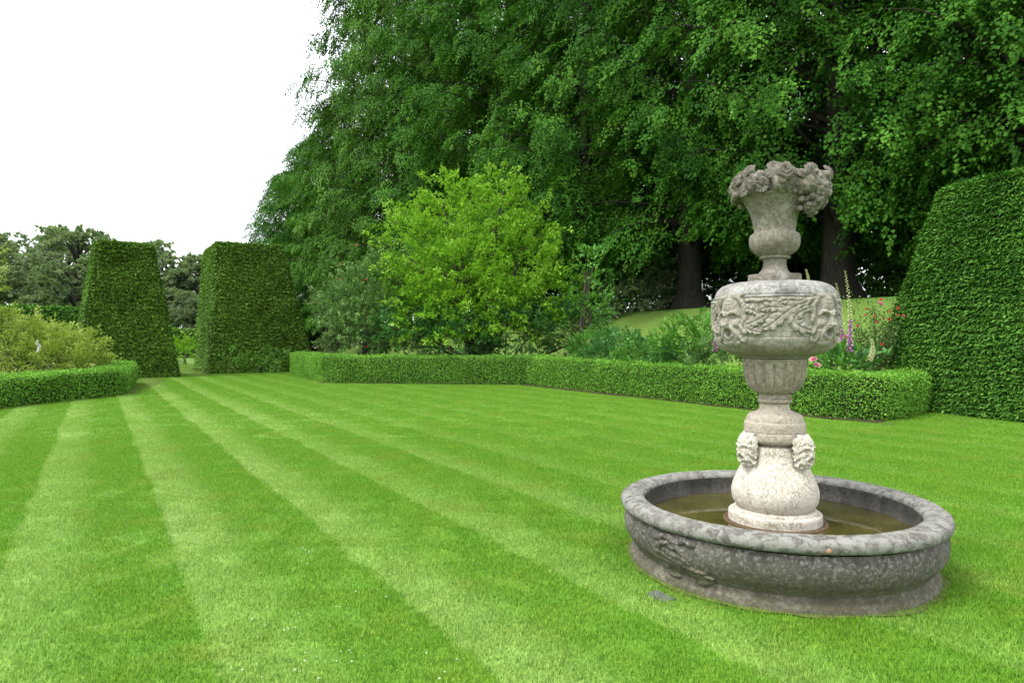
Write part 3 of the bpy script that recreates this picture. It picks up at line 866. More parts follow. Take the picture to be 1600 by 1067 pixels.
for k, (px, py, rx, rz, lab) in enumerate([(365, 562, .45, .42, 'small leafy climber at the foot of the broad yew block'), (402, 566, .5, .35, 'wispy weed in front of the broad yew block near its middle'), (437, 562, .45, .45, 'leafy weed at the right foot of the broad yew block')]):
    shrub('weed', [pb(px, py, 30.6 + k * .7, rx, rz)], 8, 'perennial', lab, 'plant', 40 + k, dict(ll=(.06, .12), asp=.5, nper=12, up=.5), stems=4, stem_mat='stem')

# border behind the fountain hedge
bord = [(965, 535, 21.5, .85, .55, 'blue_leaf', 'bushy dark leaved border plant just right of the shrub undergrowth'),
        (1010, 545, 20.0, .7, .5, 'perennial', 'low mid green border plant left of the tall pale one'),
        (1085, 520, 18.5, .75, .75, 'perennial', 'tall pale green border plant left of the stone bowl'),
        (1045, 555, 18.8, .6, .35, 'blue_leaf', 'small cool green plant low behind the hedge left of the bowl'),
        (1120, 548, 17.2, .55, .4, 'rose_leaf', 'small rose bush with pink buds half hidden by the stone bowl'),
        (930, 528, 24, .7, .65, 'perennial', 'light green shoots at the right foot of the bright shrub'),
        (1290, 557, 15.3, .50, .26, 'perennial', 'broad leaved green clump right of the fluted stone cup'),
        (1335, 560, 15.0, .42, .26, 'blue_leaf', 'broad leaved foxglove rosette behind the hedge corner'),
        (1240, 552, 15.6, .5, .35, 'perennial', 'green border plant directly behind the fluted stone cup')]
for k, (px, py, Y, rx, rz, mt, lab) in enumerate(bord):
    p = at(px, py + 14, Y); zb = float(bank_z(p[0], p[1])); rz *= .75
    big = px > 1280
    shrub('border_plant', [(p[0], p[1], p[2], rx, rx, rz), (p[0] + rx * .5, p[1] + .2, p[2] - rz * .4, rx * .8, rx * .8, rz * .8), (p[0] - rx * .5, p[1], p[2] - rz * .5, rx * .7, rx * .7, rz * .7)],
          17 if not big else 9, mt, lab, 'plant', 50 + k, dict(ll=(.08, .15) if not big else (.17, .30), asp=.5 if not big else .38, nper=18 if not big else 8, up=.45, ls=(.25, .55), ws=(.10, .22)),
          loc=(p[0], p[1], zb), stem_mat='stem', stems=5, base_r=.15)
wand = shrub('tall_shoots', [pb(915, 420, 25, .35, .8), pb(925, 470, 25, .55, .8), pb(905, 500, 25, .5, .5)], 7, 'perennial', 'loose tall shoots standing at the right edge of the bright shrub', 'shrub', 61, dict(ll=(.11, .19), asp=.5, nper=14, up=.7))

# understorey beneath the limes
us = [(950, 452, 33, 1.5, 1.0, 'perennial', 'dark green understorey bush left of the clear lime trunk'),
      (1012, 447, 32.3, 1.6, .9, 'variegated', 'pale tiered dogwood bush beneath the limes'),
      (1140, 430, 37, 2.2, 2.2, 'perennial', 'dark bush right of the clear lime trunk'),
      (1215, 425, 38, 2.4, 2.4, 'lime', 'dark bush behind the urn foot'),
      (1378, 435, 28, 1.2, 1.3, 'perennial', 'leafy bush right of the massive lime trunk'),
      (1440, 435, 27, 1.4, 1.6, 'perennial', 'lighter green bush behind the big rounded yew'),
      (1290, 430, 38, 2.4, 2.2, 'lime', 'dark bush behind the massive lime trunk'),
      (890, 455, 38, 2.2, 1.8, 'lime', 'dark bush right behind the bright shrub')]
for k, (px, py, Y, rx, rz, mt, lab) in enumerate(us):
    p = at(px, py, Y); zb = float(bank_z(p[0], p[1]))
    if mt == 'variegated':
        bl = [(p[0], p[1], p[2] + .5, 1.3, 1.0, .28), (p[0] + .5, p[1], p[2] - .1, 1.5, 1.0, .25), (p[0] - .6, p[1] - .6, p[2] - .6, 1.6, 1.0, .22), (p[0] + .9, p[1], p[2] + .8, .8, .8, .3)]
    else:
        bl = [(p[0], p[1], max(zb + .6, p[2]), rx, rx, rz), (p[0] + rx * .7, p[1] + .5, zb + rz * .6, rx * .8, rx * .8, rz * .9), (p[0] - rx * .7, p[1], zb + rz * .6, rx * .8, rx * .8, rz * .8)]
    shrub('understorey_bush', bl, 3.2 if mt != 'variegated' else 9, mt, lab, 'bush', 70 + k, dict(ll=(.10, .17), asp=.65, nper=34, up=.0, ls=(.5, .9), ws=(.25, .45)), loc=(p[0], p[1], zb))
for k, (px, dx, Y) in enumerate([(1393, -.25, 31), (1412, .15, 31.5), (1250, 0, 34), (1270, .05, 39)]):
    p = at(px, 460, Y); zb = float(bank_z(p[0], p[1]))
    rng = np.random.default_rng(k)
    hh = 9
    pts = np.stack((np.linspace(0, dx * 4, 8) + rng.normal(0, .05, 8), rng.normal(0, .05, 8), np.linspace(0, hh, 8)), -1)
    root = empty('young_tree', (p[0], p[1], zb - .05), 0, ['slim leaning trunk of a young tree right of the massive lime trunk', 'slim straight trunk close beside the leaning one', 'dark trunk just right of the urn bulge', 'thin trunk deep in the shade behind the urn foot'][k], 'tree')
    r0 = (.17, .20, .42, .13)[k]
    link('trunk', tube_mesh('young_trunk', [(pts, np.linspace(r0 * 1.25, r0 * .5, 8))], 9), M['bark'], root, smooth=True)
    P_, N_ = blob_points(rng, [(dx * 4, 0, hh, 1.6, 1.6, 1.6)], 3)
    link('crown', leaf_mesh('young_crown', *spray_leaves(rng, P_, N_, (.5, .9), (.25, .45), 24, .75, -.4, .3, (.1, .16), .8)), M['lime'], root)

# ------------------------------------------------------------------ flowers
def bloom_mesh(name, r, n=9, seed=0, mat='red'):
    """a rose head: rings of cupped petals"""
    rng = np.random.default_rng(seed)
    P, A, N = [], [], []
    for ring, (k, tilt) in enumerate(((3, 1.2), (5, .75), (7, .25))):
        for j in range(k):
            a = j * 2 * math.pi / k + ring * .6
            o = np.array((math.cos(a), math.sin(a), 0))
            P.append(o * r * .1 * ring); A.append(o * math.cos(tilt) + np.array((0, 0, math.sin(tilt)))); N.append(-o * math.sin(tilt) + np.array((0, 0, math.cos(tilt))))
    me = leaf_mesh(name, np.array(P), np.array(A), np.array(N), r * .95, r * .9, rng.random(len(P)), fold=.25, droop=-.15)
    me.materials.append(M[mat])
    return me
RED, PINK, WHITE = bloom_mesh('red_bloom', .07), bloom_mesh('pink_bloom', .075, mat='pink'), bloom_mesh('white_bloom', .06, mat='white')

def bloom(me, p, parent, s=1.0, name='bloom'):
    o = bpy.data.objects.new(name, me)
    C.objects.link(o)
    o.parent = parent
    o.location = Vector([float(v) for v in p]) - parent.location
    o.rotation_euler = (R(random.uniform(25, 75)), random.uniform(-.3, .3), random.uniform(-.6, .6))
    o.scale = (s, s, s)
    return o
for px, py in [(557, 382), (532, 412), (531, 436), (572, 436), (553, 511), (622, 502), (573, 540)]:
    bloom(RED, at(px, py, 26.0), rose, .75)

rb = empty('red_rose_bush', (*at(1368, 560, 15.8)[:2], .28), 0, 'thin twiggy rose bush dotted with red blooms beside the big rounded yew', 'shrub')
rng = np.random.default_rng(77)
paths, tips = [], []
for k in range(30):
    a, l = rng.uniform(0, 6.28), rng.uniform(.9, 2.3)
    e = np.array((math.cos(a) * rng.uniform(.1, .8), math.sin(a) * rng.uniform(.1, .5), l))
    m = e * .5 + np.array((0, 0, .25)); s = np.array((math.cos(a), math.sin(a), 0)) * .22
    q = np.linspace(0, 1, 7)[:, None]
    cv = (1 - q) ** 2 * s + 2 * q * (1 - q) * m + q ** 2 * e
    paths.append((cv, np.linspace(.011, .004, 7))); tips.append(cv)
link('stems', tube_mesh('rose_stems', paths, 5), plain_mat('rose_stem', (.07, .06, .025), (.13, .12, .045), 20, bump=0), rb)
tp = np.concatenate(tips); tp = tp[tp[:, 2] > .25]
n = 3600
P_ = tp[rng.integers(0, len(tp), n)] + rng.normal(0, .10, (n, 3))
link('foliage', leaf_mesh('rose_foliage', P_, rng.normal(0, 1, (n, 3)) + np.array((0, 0, .2)), rng.normal(0, .5, (n, 3)) + np.array((0, 0, 1)), rng.uniform(.05, .085, n), rng.uniform(.03, .05, n), rng.random(n)), M['rose_leaf'], rb)
for px, py in [(1377, 467), (1353, 482), (1352, 492), (1366, 493), (1389, 498), (1379, 496), (1340, 508), (1369, 502), (1377, 537), (1393, 537), (1403, 480), (1402, 492), (1412, 492), (1391, 487), (1320, 524)]:
    bloom(RED, at(px, py, 15.6 + random.uniform(-.3, .3)), rb, random.uniform(.45, .7))
bloom(PINK, at(1374, 474, 15.4), rb, 1.2)

def foxglove(px, top, bot, Y, lean, cream, purple, label, zb=None):
    """spire: buds at the tip, bells below"""
    p0, p1 = at(px, bot, Y), at(px + lean, top, Y)
    z = float(bank_z(p0[0], p0[1])) if zb is None else zb
    base = np.array((p0[0], p0[1], z))
    root = empty('foxglove', base, 0, label, 'flower', 'foxgloves in the border')
    tip = p1 - base; s0 = p0 - base
    q = np.linspace(0, 1, 8)[:, None]
    cv = np.concatenate((np.array([[0, 0, 0.]]), s0 + (tip - s0) * q + np.array((1, 0, 0)) * (.06 * np.sin(q * 3.1))))
    link('stem', tube_mesh('foxglove_stem', [(cv, np.linspace(.014, .004, 9))], 6), M['stem'], root)
    rng = np.random.default_rng(int(px))
    parts = {'cream': ([], []), 'purple': ([], [])}
    nb = 70
    for k in range(nb):
        f = k / nb
        c0 = s0 + (tip - s0) * f + np.array((1, 0, 0)) * (.06 * math.sin(f * 3.1))
        kind = 'purple' if f < purple else 'cream'
        a = k * 2.4
        o = np.array((math.cos(a), math.sin(a), -.55 if f < .7 else .1)); o /= np.linalg.norm(o)
        l = .075 * (1 - f * .75); w = .024 * (1 - f * .7)
        pts = np.array([c0, c0 + o * l * .35, c0 + o * l * .8, c0 + o * l])
        V_, F_ = tubes([(pts, np.array([.25, .8, .95, 1.3]) * w)], 6)
        parts[kind][0].append(V_); parts[kind][1].append(F_)
    for kind, (vs, fs) in parts.items():
        if vs:
            off, FF = 0, []
            for v_, f_ in zip(vs, fs):
                FF.append(f_ + off); off += len(v_)
            link('bells' if kind == 'purple' else 'buds', mesh_np('foxglove_' + kind, np.concatenate(vs), np.concatenate(FF)), M[kind], root)
    n = 16
    a = rng.uniform(0, 6.28, n)
    o = np.stack((np.cos(a), np.sin(a), rng.uniform(.1, .8, n)), -1)
    hz = rng.uniform(.02, max(.1, s0[2]), n)
    link('leaves', leaf_mesh('foxglove_leaves', np.stack((np.zeros(n), np.zeros(n), hz), -1), o, np.stack((-o[:, 0] * .5, -o[:, 1] * .5, np.ones(n)), -1), rng.uniform(.2, .38, n), rng.uniform(.07, .12, n), rng.random(n), droop=.25), M['perennial'], root)
    return root
foxglove(1327, 420, 545, 15.0, -7, True, .38, 'tall foxglove with purple lower bells and cream tip right of the stone bowl')
foxglove(1315, 440, 540, 15.6, -9, True, .30, 'shorter bent foxglove close to the right rim of the stone bowl')
foxglove(1262, 419, 470, 17, -3, True, .0, 'single cream foxglove tip rising behind the urn foot')
foxglove(1117, 467, 545, 17.0, -4, True, .45, 'pink and cream foxglove at the left side of the stone bowl')
foxglove(1358, 528, 560, 14.9, 3, True, .0, 'small cream flower spike in front of the red rose bush')
for px, py, lab in ((1271, 561, 'upper pink rose bloom just right of the fluted cup'), (1276, 570, 'lower pink rose bloom just right of the fluted cup')):
    p = at(px, py, 14.6); zb = float(bank_z(p[0], p[1]))
    r_ = empty('pink_rose', (p[0], p[1], zb), 0, lab, 'flower')
    link('stem', tube_mesh('pink_stem', [([(0, 0, 0), (.03, 0, (p[2] - zb) * .5), (0, 0, p[2] - zb)], [.008, .006, .005])], 5), M['stem'], r_)
    bloom(PINK, p, r_, 1.15)
lf = empty('white_flower_spike', (*at(62, 541, 18.8)[:2], 0), 0, 'white flower spike standing out in the golden shrub', 'flower')
p = at(62, 541, 18.8)
link('stem', tube_mesh('white_stem', [([(0, 0, 0), (0, 0, p[2] + .15)], [.008, .004])], 5), M['stem'], lf)
for k in range(7):
    bloom(WHITE, (p[0] + random.uniform(-.04, .04), p[1] - .03, p[2] - .12 + k * .045), lf, .8)

# white clover in the near lawn
rng = np.random.default_rng(9)
cl = []
for cx, cy, n, sx, sy in ((500, 1035, 16, 120, 20), (480, 870, 14, 60, 22), (450, 980, 10, 70, 20), (700, 1030, 6, 60, 30), (560, 925, 5, 60, 20)):
    for _ in range(n):
        x, y = cx + rng.normal(0, sx * .5), cy + rng.normal(0, sy * .6)
        if y < 1090:
            Yg = EYE * FPX / (y - 532); cl.append(((x - 800) / FPX * Yg, Yg, .022))
vs, fs = [], []
ico = bmesh.new(); bmesh.ops.create_icosphere(ico, subdivisions=1, radius=1)
iv = np.array([v.co[:] for v in ico.verts]); fi = np.array([[v.index for v in f.verts] for f in ico.faces]); ico.free()
for k, c_ in enumerate(cl):
    vs.append(iv * (.0065, .0065, .005) * rng.uniform(.35, .85) * (1 + rng.normal(0, .15, (len(iv), 1))) + np.array(c_)); fs.append(fi + k * len(iv))
tag(link('clover_flowers', mesh_np('clover_flowers', np.concatenate(vs), np.concatenate(fs)), petal_mat('clover_petal', (.42, .46, .30), (.62, .63, .52))), 'tiny white clover flowers scattered in the near lawn', 'flowers', kind='stuff')

# ------------------------------------------------------------------ the fountain
FROT = R(-111.0)                   # local x axis turned towards the viewer
fountain = empty('fountain', (FX, FY, 0), FROT, 'weathered stone fountain with round basin, masked bowl and flower urn on the lawn', 'fountain')

def lathe(prof, n=160, sub=0, mod=None):
    prof = np.array(prof, float)
    if sub:
        t = np.r_[0, np.cumsum(np.linalg.norm(np.diff(prof, axis=0), axis=1))]
        k = int(t[-1] / sub) + 2
        tt = np.unique(np.concatenate((np.linspace(0, t[-1], k), t)))
        prof = np.stack((np.interp(tt, t, prof[:, 0]), np.interp(tt, t, prof[:, 1])), -1)
    a = np.linspace(0, 2 * math.pi, n, endpoint=False)
    Rr = np.repeat(prof[None, :, 0], n, 0); Zz = np.repeat(prof[None, :, 1], n, 0); Aa = np.repeat(a[:, None], len(prof), 1)
    if mod:
        Rr, Zz = mod(Aa, Rr, Zz)
    V = np.stack((Rr * np.cos(Aa), Rr * np.sin(Aa), Zz), -1).reshape(-1, 3)
    return V, grid_faces(n, len(prof), True)

def curve_prof(pts, k=6):
    """Catmull-Rom through the given profile points"""
    P = np.array(pts, float); P = np.concatenate((P[:1] * 2 - P[1:2], P, P[-1:] * 2 - P[-2:-1]))
    out = []
    for i in range(1, len(P) - 2):
        for t in np.linspace(0, 1, k, endpoint=False):
            a, b, c, d = P[i - 1:i + 3]
            out.append(.5 * ((2 * b) + (c - a) * t + (2 * a - 5 * b + 4 * c - d) * t * t + (3 * b - a - 3 * c + d) * t ** 3))
    out.append(P[-2])
    return [tuple(p) for p in out]

def wear(V, amp, sc, seed=0):
    c = V.copy(); c[:, 2] = 0
    return V + unit(c) * ((vnoise(V, sc, seed) + .5 * vnoise(V, sc * 2.7, seed + 3)) * amp)[:, None]

def turned(name, prof, mat, parent, n=160, mod=None, sub=0, worn=.003, sc=9):
    V, F = lathe(prof, n, sub, mod)
    return link(name, mesh_np(name, wear(V, worn, sc), F), M[mat], parent, smooth=True)

# height-field carving tools
def dome(u, v, cx, cy, rx, ry, ang=0, pw=.5):
    c, s = math.cos(ang), math.sin(ang)
    x, y = (u - cx) * c + (v - cy) * s, -(u - cx) * s + (v - cy) * c
    return np.clip(1 - (x / rx) ** 2 - (y / ry) ** 2, 0, 1) ** pw

def stroke(u, v, pts, w0, w1):
    """rounded ridge along a polyline, width tapering w0 -> w1"""
    pts = np.array(pts, float); best = np.zeros_like(u); n = len(pts) - 1
    for i in range(n):
        a, b = pts[i], pts[i + 1]; d = b - a
        t = np.clip(((u - a[0]) * d[0] + (v - a[1]) * d[1]) / (d @ d), 0, 1)
        dist = np.hypot(u - a[0] - t * d[0], v - a[1] - t * d[1])
        w = w0 + (w1 - w0) * (i + t) / n
        best = np.maximum(best, np.sqrt(np.clip(1 - (dist / w) ** 2, 0, 1)) * (.35 + .65 * w / max(w0, w1)))
    return best

def smooth_pts(pts, k=5):
    return [tuple(p) for p in curve_prof(pts, k)]

def acanthus(u, v, pts, w, lobes=5, sides=(1, -1)):
    """broad scalloped leaf lying along a curve, with a grooved midrib and slanting veins"""
    pts = np.array(smooth_pts(pts, 4)); n = len(pts) - 1
    best = np.full(u.shape, 9.); tb = np.zeros_like(u)
    for i in range(n):
        a, d = pts[i], pts[i + 1] - pts[i]
        t = np.clip(((u - a[0]) * d[0] + (v - a[1]) * d[1]) / (d @ d), 0, 1)
        dist = np.hypot(u - a[0] - t * d[0], v - a[1] - t * d[1])
        m = dist < best
        best = np.where(m, dist, best); tb = np.where(m, (i + t) / n, tb)
    env = np.clip(np.minimum(tb / .35, (1.02 - tb) / .22), .14, 1) ** .7
    ph = lobes * tb - .45 * best / w
    weff = w * env * (.66 + .34 * np.abs(np.sin(math.pi * ph)))
    q = best / weff
    h = np.clip(1 - q ** 4, 0, 1) ** .6 * (.50 + .22 * np.clip(q, 0, 1))
    h -= .16 * (np.abs(np.cos(math.pi * ph)) ** 6) * (q < 1) * np.clip(q * 2, 0, 1)
    h -= .22 * np.exp(-(best / (.09 * w)) ** 2) * (q < 1)
    return np.maximum(h, 0)

def face(u, v, open_mouth=1.0, hair=1.0):
    h = .60 * dome(u, v, 0, .02, .74, 1.0, 0, .5)
    h += .12 * dome(u, v, 0, .62, .50, .26)
    h -= .05 * stroke(u, v, [(-.3, .62), (0, .56), (.3, .62)], .035, .035) + .05 * stroke(u, v, [(-.25, .74), (0, .70), (.25, .74)], .03, .03)
    for s in (1, -1):
        h -= .34 * dome(u, v, s * .31, .13, .25, .13, 0, .9)
        h += .30 * stroke(u, v, [(s * .07, .20), (s * .25, .31), (s * .46, .30), (s * .60, .18)], .085, .06)
        h += .17 * dome(u, v, s * .31, .11, .15, .06, 0, .6)
        h += .22 * dome(u, v, s * .46, -.12, .22, .18, 0, .9)
        h += .14 * dome(u, v, s * .13, -.13, .09, .08)
        h += .26 * stroke(u, v, smooth_pts([(0, -.24), (s * .20, -.27), (s * .36, -.42), (s * .44, -.66), (s * .40, -.88)]), .12, .08)
        h = np.maximum(h, hair * .42 * stroke(u, v, smooth_pts([(s * .22, .90), (s * .55, .86), (s * .72, .98)]), .13, .10))
        h = np.maximum(h, hair * .46 * stroke(u, v, smooth_pts([(s * .60, .78), (s * .80, .55), (s * .82, .20), (s * .74, -.12)]), .15, .11))
        h = np.maximum(h, hair * .48 * dome(u, v, s * .86, .05, .13, .20, 0))
        h = np.maximum(h, hair * .42 * stroke(u, v, smooth_pts([(s * .64, -.20), (s * .80, -.42), (s * .92, -.46), (s * .96, -.32)]), .13, .08))
        h = np.maximum(h, hair * .44 * stroke(u, v, smooth_pts([(s * .50, -.40), (s * .66, -.70), (s * .82, -.80), (s * .92, -.68)]), .13, .08))
        h = np.maximum(h, hair * .42 * dome(u, v, s * .42, -.90, .20, .12, s * .3))
    h += .50 * stroke(u, v, [(0, .26), (0, .06), (0, -.12)], .085, .15)
    h = np.maximum(h, .50 * dome(u, v, 0, -.88, .34, .16))
    h += .20 * stroke(u, v, smooth_pts([(-.22, -.60), (0, -.70), (.22, -.60)]), .08, .08)
    h -= 1.0 * open_mouth * dome(u, v, 0, -.47, .22, .17, 0, 1.0)
    h += .035 * np.sin(u * 30 + 6 * np.sin(v * 5)) * (np.abs(u) > .6) * (h > .1)
    return h

def patch(name, fn, prof_r, a_half, z0, z1, depth, nu, nv, mat, parent, edge=-.012, face_w=1.0, a_mid=0.0, blur=1):
    """height field laid on a turned surface r=prof_r(z), centred on local +x"""
    u = np.linspace(-1, 1, nu); v = np.linspace(-1, 1, nv)
    U, Vv = np.meshgrid(u, v, indexing='ij')
    h = fn(U * face_w, Vv)
    for _ in range(blur):
        g_ = np.pad(h, 1, mode='edge')
        h = (g_[:-2, 1:-1] + g_[2:, 1:-1] + g_[1:-1, :-2] + g_[1:-1, 2:] + 2 * h) / 6
    z = z0 + (Vv + 1) / 2 * (z1 - z0)
    inside_ = (np.abs(U) < .5) & (np.abs(Vv) < .75)
    rr = prof_r(z) + np.where((h > .015) | inside_, np.maximum(h, -.1) * depth, edge)
    a = a_mid + U * a_half
    V = np.stack((rr * np.cos(a), rr * np.sin(a), z), -1).reshape(-1, 3)
    return mesh_np(name, V, grid_faces(nu, nv))

def ring4(name, me, mat, parent, angles, jitter=0):
    if not me.materials:
        me.materials.append(M[mat])
    me.shade_smooth()
    out = []
    for a in angles:
        o = bpy.data.objects.new(name, me); C.objects.link(o); o.parent = parent; o.rotation_euler = (0, 0, a)
        out.append(o)
    return out

# basin
basin = turned('basin', curve_prof([(.93, .08), (.938, .095), (.955, .12), (.988, .16), (1.010, .21), (1.016, .26), (1.010, .305), (.995, .335)], 5), 'basin', fountain, 220, worn=.006, sc=5)
turned('foot', curve_prof([(.975, -.03), (.974, .015), (.970, .040), (.960, .052), (.946, .058), (.943, .072), (.932, .088), (.90, .092)], 3), 'plinth', basin, 220, worn=.008, sc=5)
def rim_mod(A, Rr, Z):
    g = np.exp(-((((A - R(14.2) + math.pi) % (2 * math.pi)) - math.pi) / .006) ** 2)
    ch = np.exp(-((((A - R(15.4) + math.pi) % (2 * math.pi)) - math.pi) / .012) ** 2) * (Rr > .99)
    cx, cz = .955, .385
    s = 1 - .12 * g - .10 * ch
    return cx + (Rr - cx) * s, cz + (Z - cz) * s
rim = turned('rim', [(.957 + .084 * math.copysign(abs(math.cos(t)) ** .8, math.cos(t)), .387 + .048 * math.copysign(abs(math.sin(t)) ** .8, math.sin(t))) for t in np.linspace(-math.pi * .62, math.pi * 1.02, 26)], 'rim', basin, 540, mod=rim_mod, worn=.007, sc=7)
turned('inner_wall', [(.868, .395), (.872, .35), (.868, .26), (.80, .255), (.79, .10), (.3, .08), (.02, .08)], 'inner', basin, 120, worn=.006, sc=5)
chip = bmesh.new(); bmesh.ops.create_icosphere(chip, subdivisions=2, radius=1)
me = bpy.data.meshes.new('rim_chip'); chip.to_mesh(me); chip.free()
ch = link('stone_chip', me, M['chip'], basin, smooth=True)
ch.location = (1.030 * math.cos(R(15.2)), 1.030 * math.sin(R(15.2)), .378); ch.rotation_euler = (0, 0, R(15)); ch.scale = (.008, .020, .016)

BZ, BR = np.array([(.08, .935), (.095, .938), (.12, .955), (.16, .988), (.21, 1.01), (.26, 1.016), (.305, 1.01), (.345, .995)]).T
def cart(u, v):
    h = .55 * stroke(u, v, smooth_pts([(-.30, -.85), (-.46, -.2), (-.42, .30), (-.20, .52), (0, .58), (.20, .50), (.36, .2), (.42, -.2), (.5, -.55), (.68, -.78)]), .11, .13)
    h = np.maximum(h, .35 * dome(u, v, -.02, -.15, .34, .62))
    h = np.maximum(h, .60 * stroke(u, v, smooth_pts([(-.65, .88), (-.40, .70), (-.15, .82), (.10, .66), (.35, .85), (.50, .72)]), .15, .12))
    h = np.maximum(h, acanthus(u, v, [(.30, -.35), (.55, -.45), (.78, -.62), (.84, -.84)], .24, 4))
    h = np.maximum(h, .7 * dome(u, v, .72, -.85, .22, .15)); h = np.maximum(h, .6 * dome(u, v, -.15, -.9, .25, .13))
    h = np.maximum(h, .5 * dome(u, v, .05, .45, .16, .20))
    h += .10 * np.sin(u * 13 + v * 7) * np.sin(v * 15 - u * 4) * (h > .1)
    return np.maximum(h, 0)
me = patch('basin_cartouche', cart, lambda z: np.interp(z, BZ, BR), .27, .06, .345, .045, 110, 100, 'basin', basin)
ring4('cartouche', me, 'basin', basin, [R(-35), R(145)])

# pedestal
ped = turned('pedestal', curve_prof([(.150, .80), (.178, .79), (.185, .765), (.192, .72), (.215, .66), (.250, .59), (.275, .52), (.282, .47), (.270, .41), (.240, .365), (.235, .352)], 6), 'pedestal', fountain, 160, worn=.004, sc=6)
turned('plinth_ring', curve_prof([(.22, .366), (.262, .366), (.272, .358), (.276, .346), (.293, .343), (.302, .335), (.303, .30), (.303, .262), (.29, .255), (.25, .25)], 3), 'pedestal', ped, 160, worn=.004, sc=8)
turned('shoulder_slab', [(.14, .889), (.188, .889), (.203, .884), (.205, .872), (.206, .84), (.198, .822), (.180, .812), (.15, .80)], 'rosy', ped, 140, worn=.003)
PZ, PR = np.array([(.60, .246), (.66, .213), (.72, .192), (.765, .186), (.80, .19), (.84, .195), (.9, .19)]).T
def lion(u, v):
    h = face(u * .95, v, .9, 1.0)
    for k in range(9):
        a = k / 8 * math.pi * 1.3 - .15 * math.pi
        h = np.maximum(h, .44 * dome(u, v, .66 * math.cos(a), .15 + .66 * math.sin(a), .28, .17, a + .4))
    h = np.where(h > .02, .62 * np.tanh(h / .55), h) + .40 * dome(u, v, 0, .05, .92, 1.0, 0, .35)
    return np.where(h > .1, h + .03 * np.sin(u * 11 + v * 7) * np.sin(v * 13 - u * 5), h)
me = patch('pedestal_mask', lion, lambda z: np.interp(z, PZ, PR), .36, .662, .886, .108, 90, 100, 'pedestal', ped, blur=3)
ring4('mask', me, 'pedestal', ped, [R(-50), R(52), R(140), R(222)])
turned('collar', curve_prof([(.335, .262), (.34, .268), (.34, .278), (.325, .283), (.29, .28)], 3), 'rust', ped, 120, worn=.003, sc=10)

# fluted cup and its base
turned('cup_base', curve_prof([(.12, .889), (.192, .889), (.198, .896), (.199, .93), (.196, .948), (.188, .955), (.186, .968), (.178, .992), (.160, 1.008), (.128, 1.02), (.104, 1.035), (.096, 1.055), (.100, 1.078)], 3), 'rosy', fountain, 140, worn=.003)
def flute(A, Rr, Z):
    w = np.clip((Z - 1.165) / .03, 0, 1) * np.clip((1.352 - Z) / .012, 0, 1)
    s = np.abs(np.sin(A * 9)) ** .55
    return Rr * (1 - .085 * w * (1 - s)), Z
cup = turned('fluted_cup', curve_prof([(.09, 1.078), (.107, 1.083), (.112, 1.095), (.107, 1.108), (.112, 1.12), (.104, 1.130), (.104, 1.146), (.128, 1.152), (.162, 1.182), (.188, 1.225), (.202, 1.28), (.207, 1.34), (.2075, 1.376), (.20, 1.384), (.15, 1.386)], 5), 'cup', fountain, 324, mod=flute, worn=.0025)

# the great bowl
bowl = turned('bowl', curve_prof([(.19, 1.386), (.208, 1.388), (.212, 1.398), (.25, 1.405), (.32, 1.428), (.37, 1.462), (.392, 1.50), (.398, 1.522), (.392, 1.528), (.395, 1.536), (.399, 1.60), (.400, 1.70), (.398, 1.775), (.400, 1.786)], 4), 'bowl', fountain, 220, worn=.003, sc=8)
turned('bowl_top', curve_prof([(.402, 1.784), (.404, 1.794), (.392, 1.800), (.394, 1.812), (.375, 1.850), (.335, 1.882), (.28, 1.898), (.18, 1.905), (.05, 1.906)], 4), 'bowl_top', bowl, 180, worn=.004, sc=7)
WZ, WR = np.array([(1.36, .30), (1.428, .33), (1.462, .372), (1.50, .392), (1.536, .397), (1.6, .399), (1.7, .400), (1.8, .400), (1.84, .39)]).T
me = patch('bowl_mask', face, lambda z: np.interp(z, WZ, WR), .320, 1.466, 1.808, .058, 130, 150, 'bowl', bowl, edge=-.02, blur=2)
MASKS = [R(-42), R(49), R(139), R(228)]
ring4('mask', me, 'bowl', bowl, MASKS)
def scroll(u, v):
    # panel coordinates read from the carving: u -1..1 left to right, v -1..1 bottom to top
    k_ = 1.78
    U_ = u * k_
    ac = lambda pts, w, n, sd=(1, -1): acanthus(U_, v, [(x * k_, y) for x, y in pts], w, n, sd)
    h = ac([(.90, .80), (.55, .62), (.25, .30), (0, -.08), (-.22, -.42), (-.42, -.62)], .40, 6)
    h = np.maximum(h, ac([(.95, .50), (.62, .28), (.40, -.05), (.46, -.38), (.68, -.60), (.92, -.72)], .36, 6))
    h = np.maximum(h, ac([(.80, .80), (.45, .78), (.15, .80), (-.02, .66)], .24, 4))
    h = np.maximum(h, ac([(.24, .40), (-.05, .45), (-.28, .48), (-.48, .34)], .30, 4))
    h = np.maximum(h, ac([(-.98, -.46), (-.75, -.32), (-.52, -.12), (-.32, .08)], .30, 4))
    h = np.maximum(h, ac([(-.95, -.30), (-.80, -.62), (-.62, -.74), (-.45, -.80)], .22, 4))
    h = np.maximum(h, ac([(-.52, .10), (-.66, .32), (-.82, .42), (-.95, .38)], .28, 4))
    h = np.maximum(h, .6 * stroke(U_, v, [(x * k_, y) for x, y in smooth_pts([(.98, .92), (.80, .80), (.74, .50), (.82, .30), (.92, .40), (.88, .56)])], .12, .08))
    for k in range(6):
        h = np.maximum(h, .45 * dome(U_, v, (-.85 + k * .13) * k_, .84 + .03 * math.sin(k * 2), .17, .11))
    return h * np.clip((1.0 - np.abs(v)) / .06, 0, 1)
me = patch('bowl_scroll', scroll, lambda z: np.interp(z, WZ, WR), .560, 1.532, 1.784, .034, 180, 100, 'bowl', bowl, edge=-.008, blur=0)
ring4('leaf_scroll', me, 'bowl', bowl, [(MASKS[0] + MASKS[1]) / 2 + k * math.pi / 2 for k in range(4)])

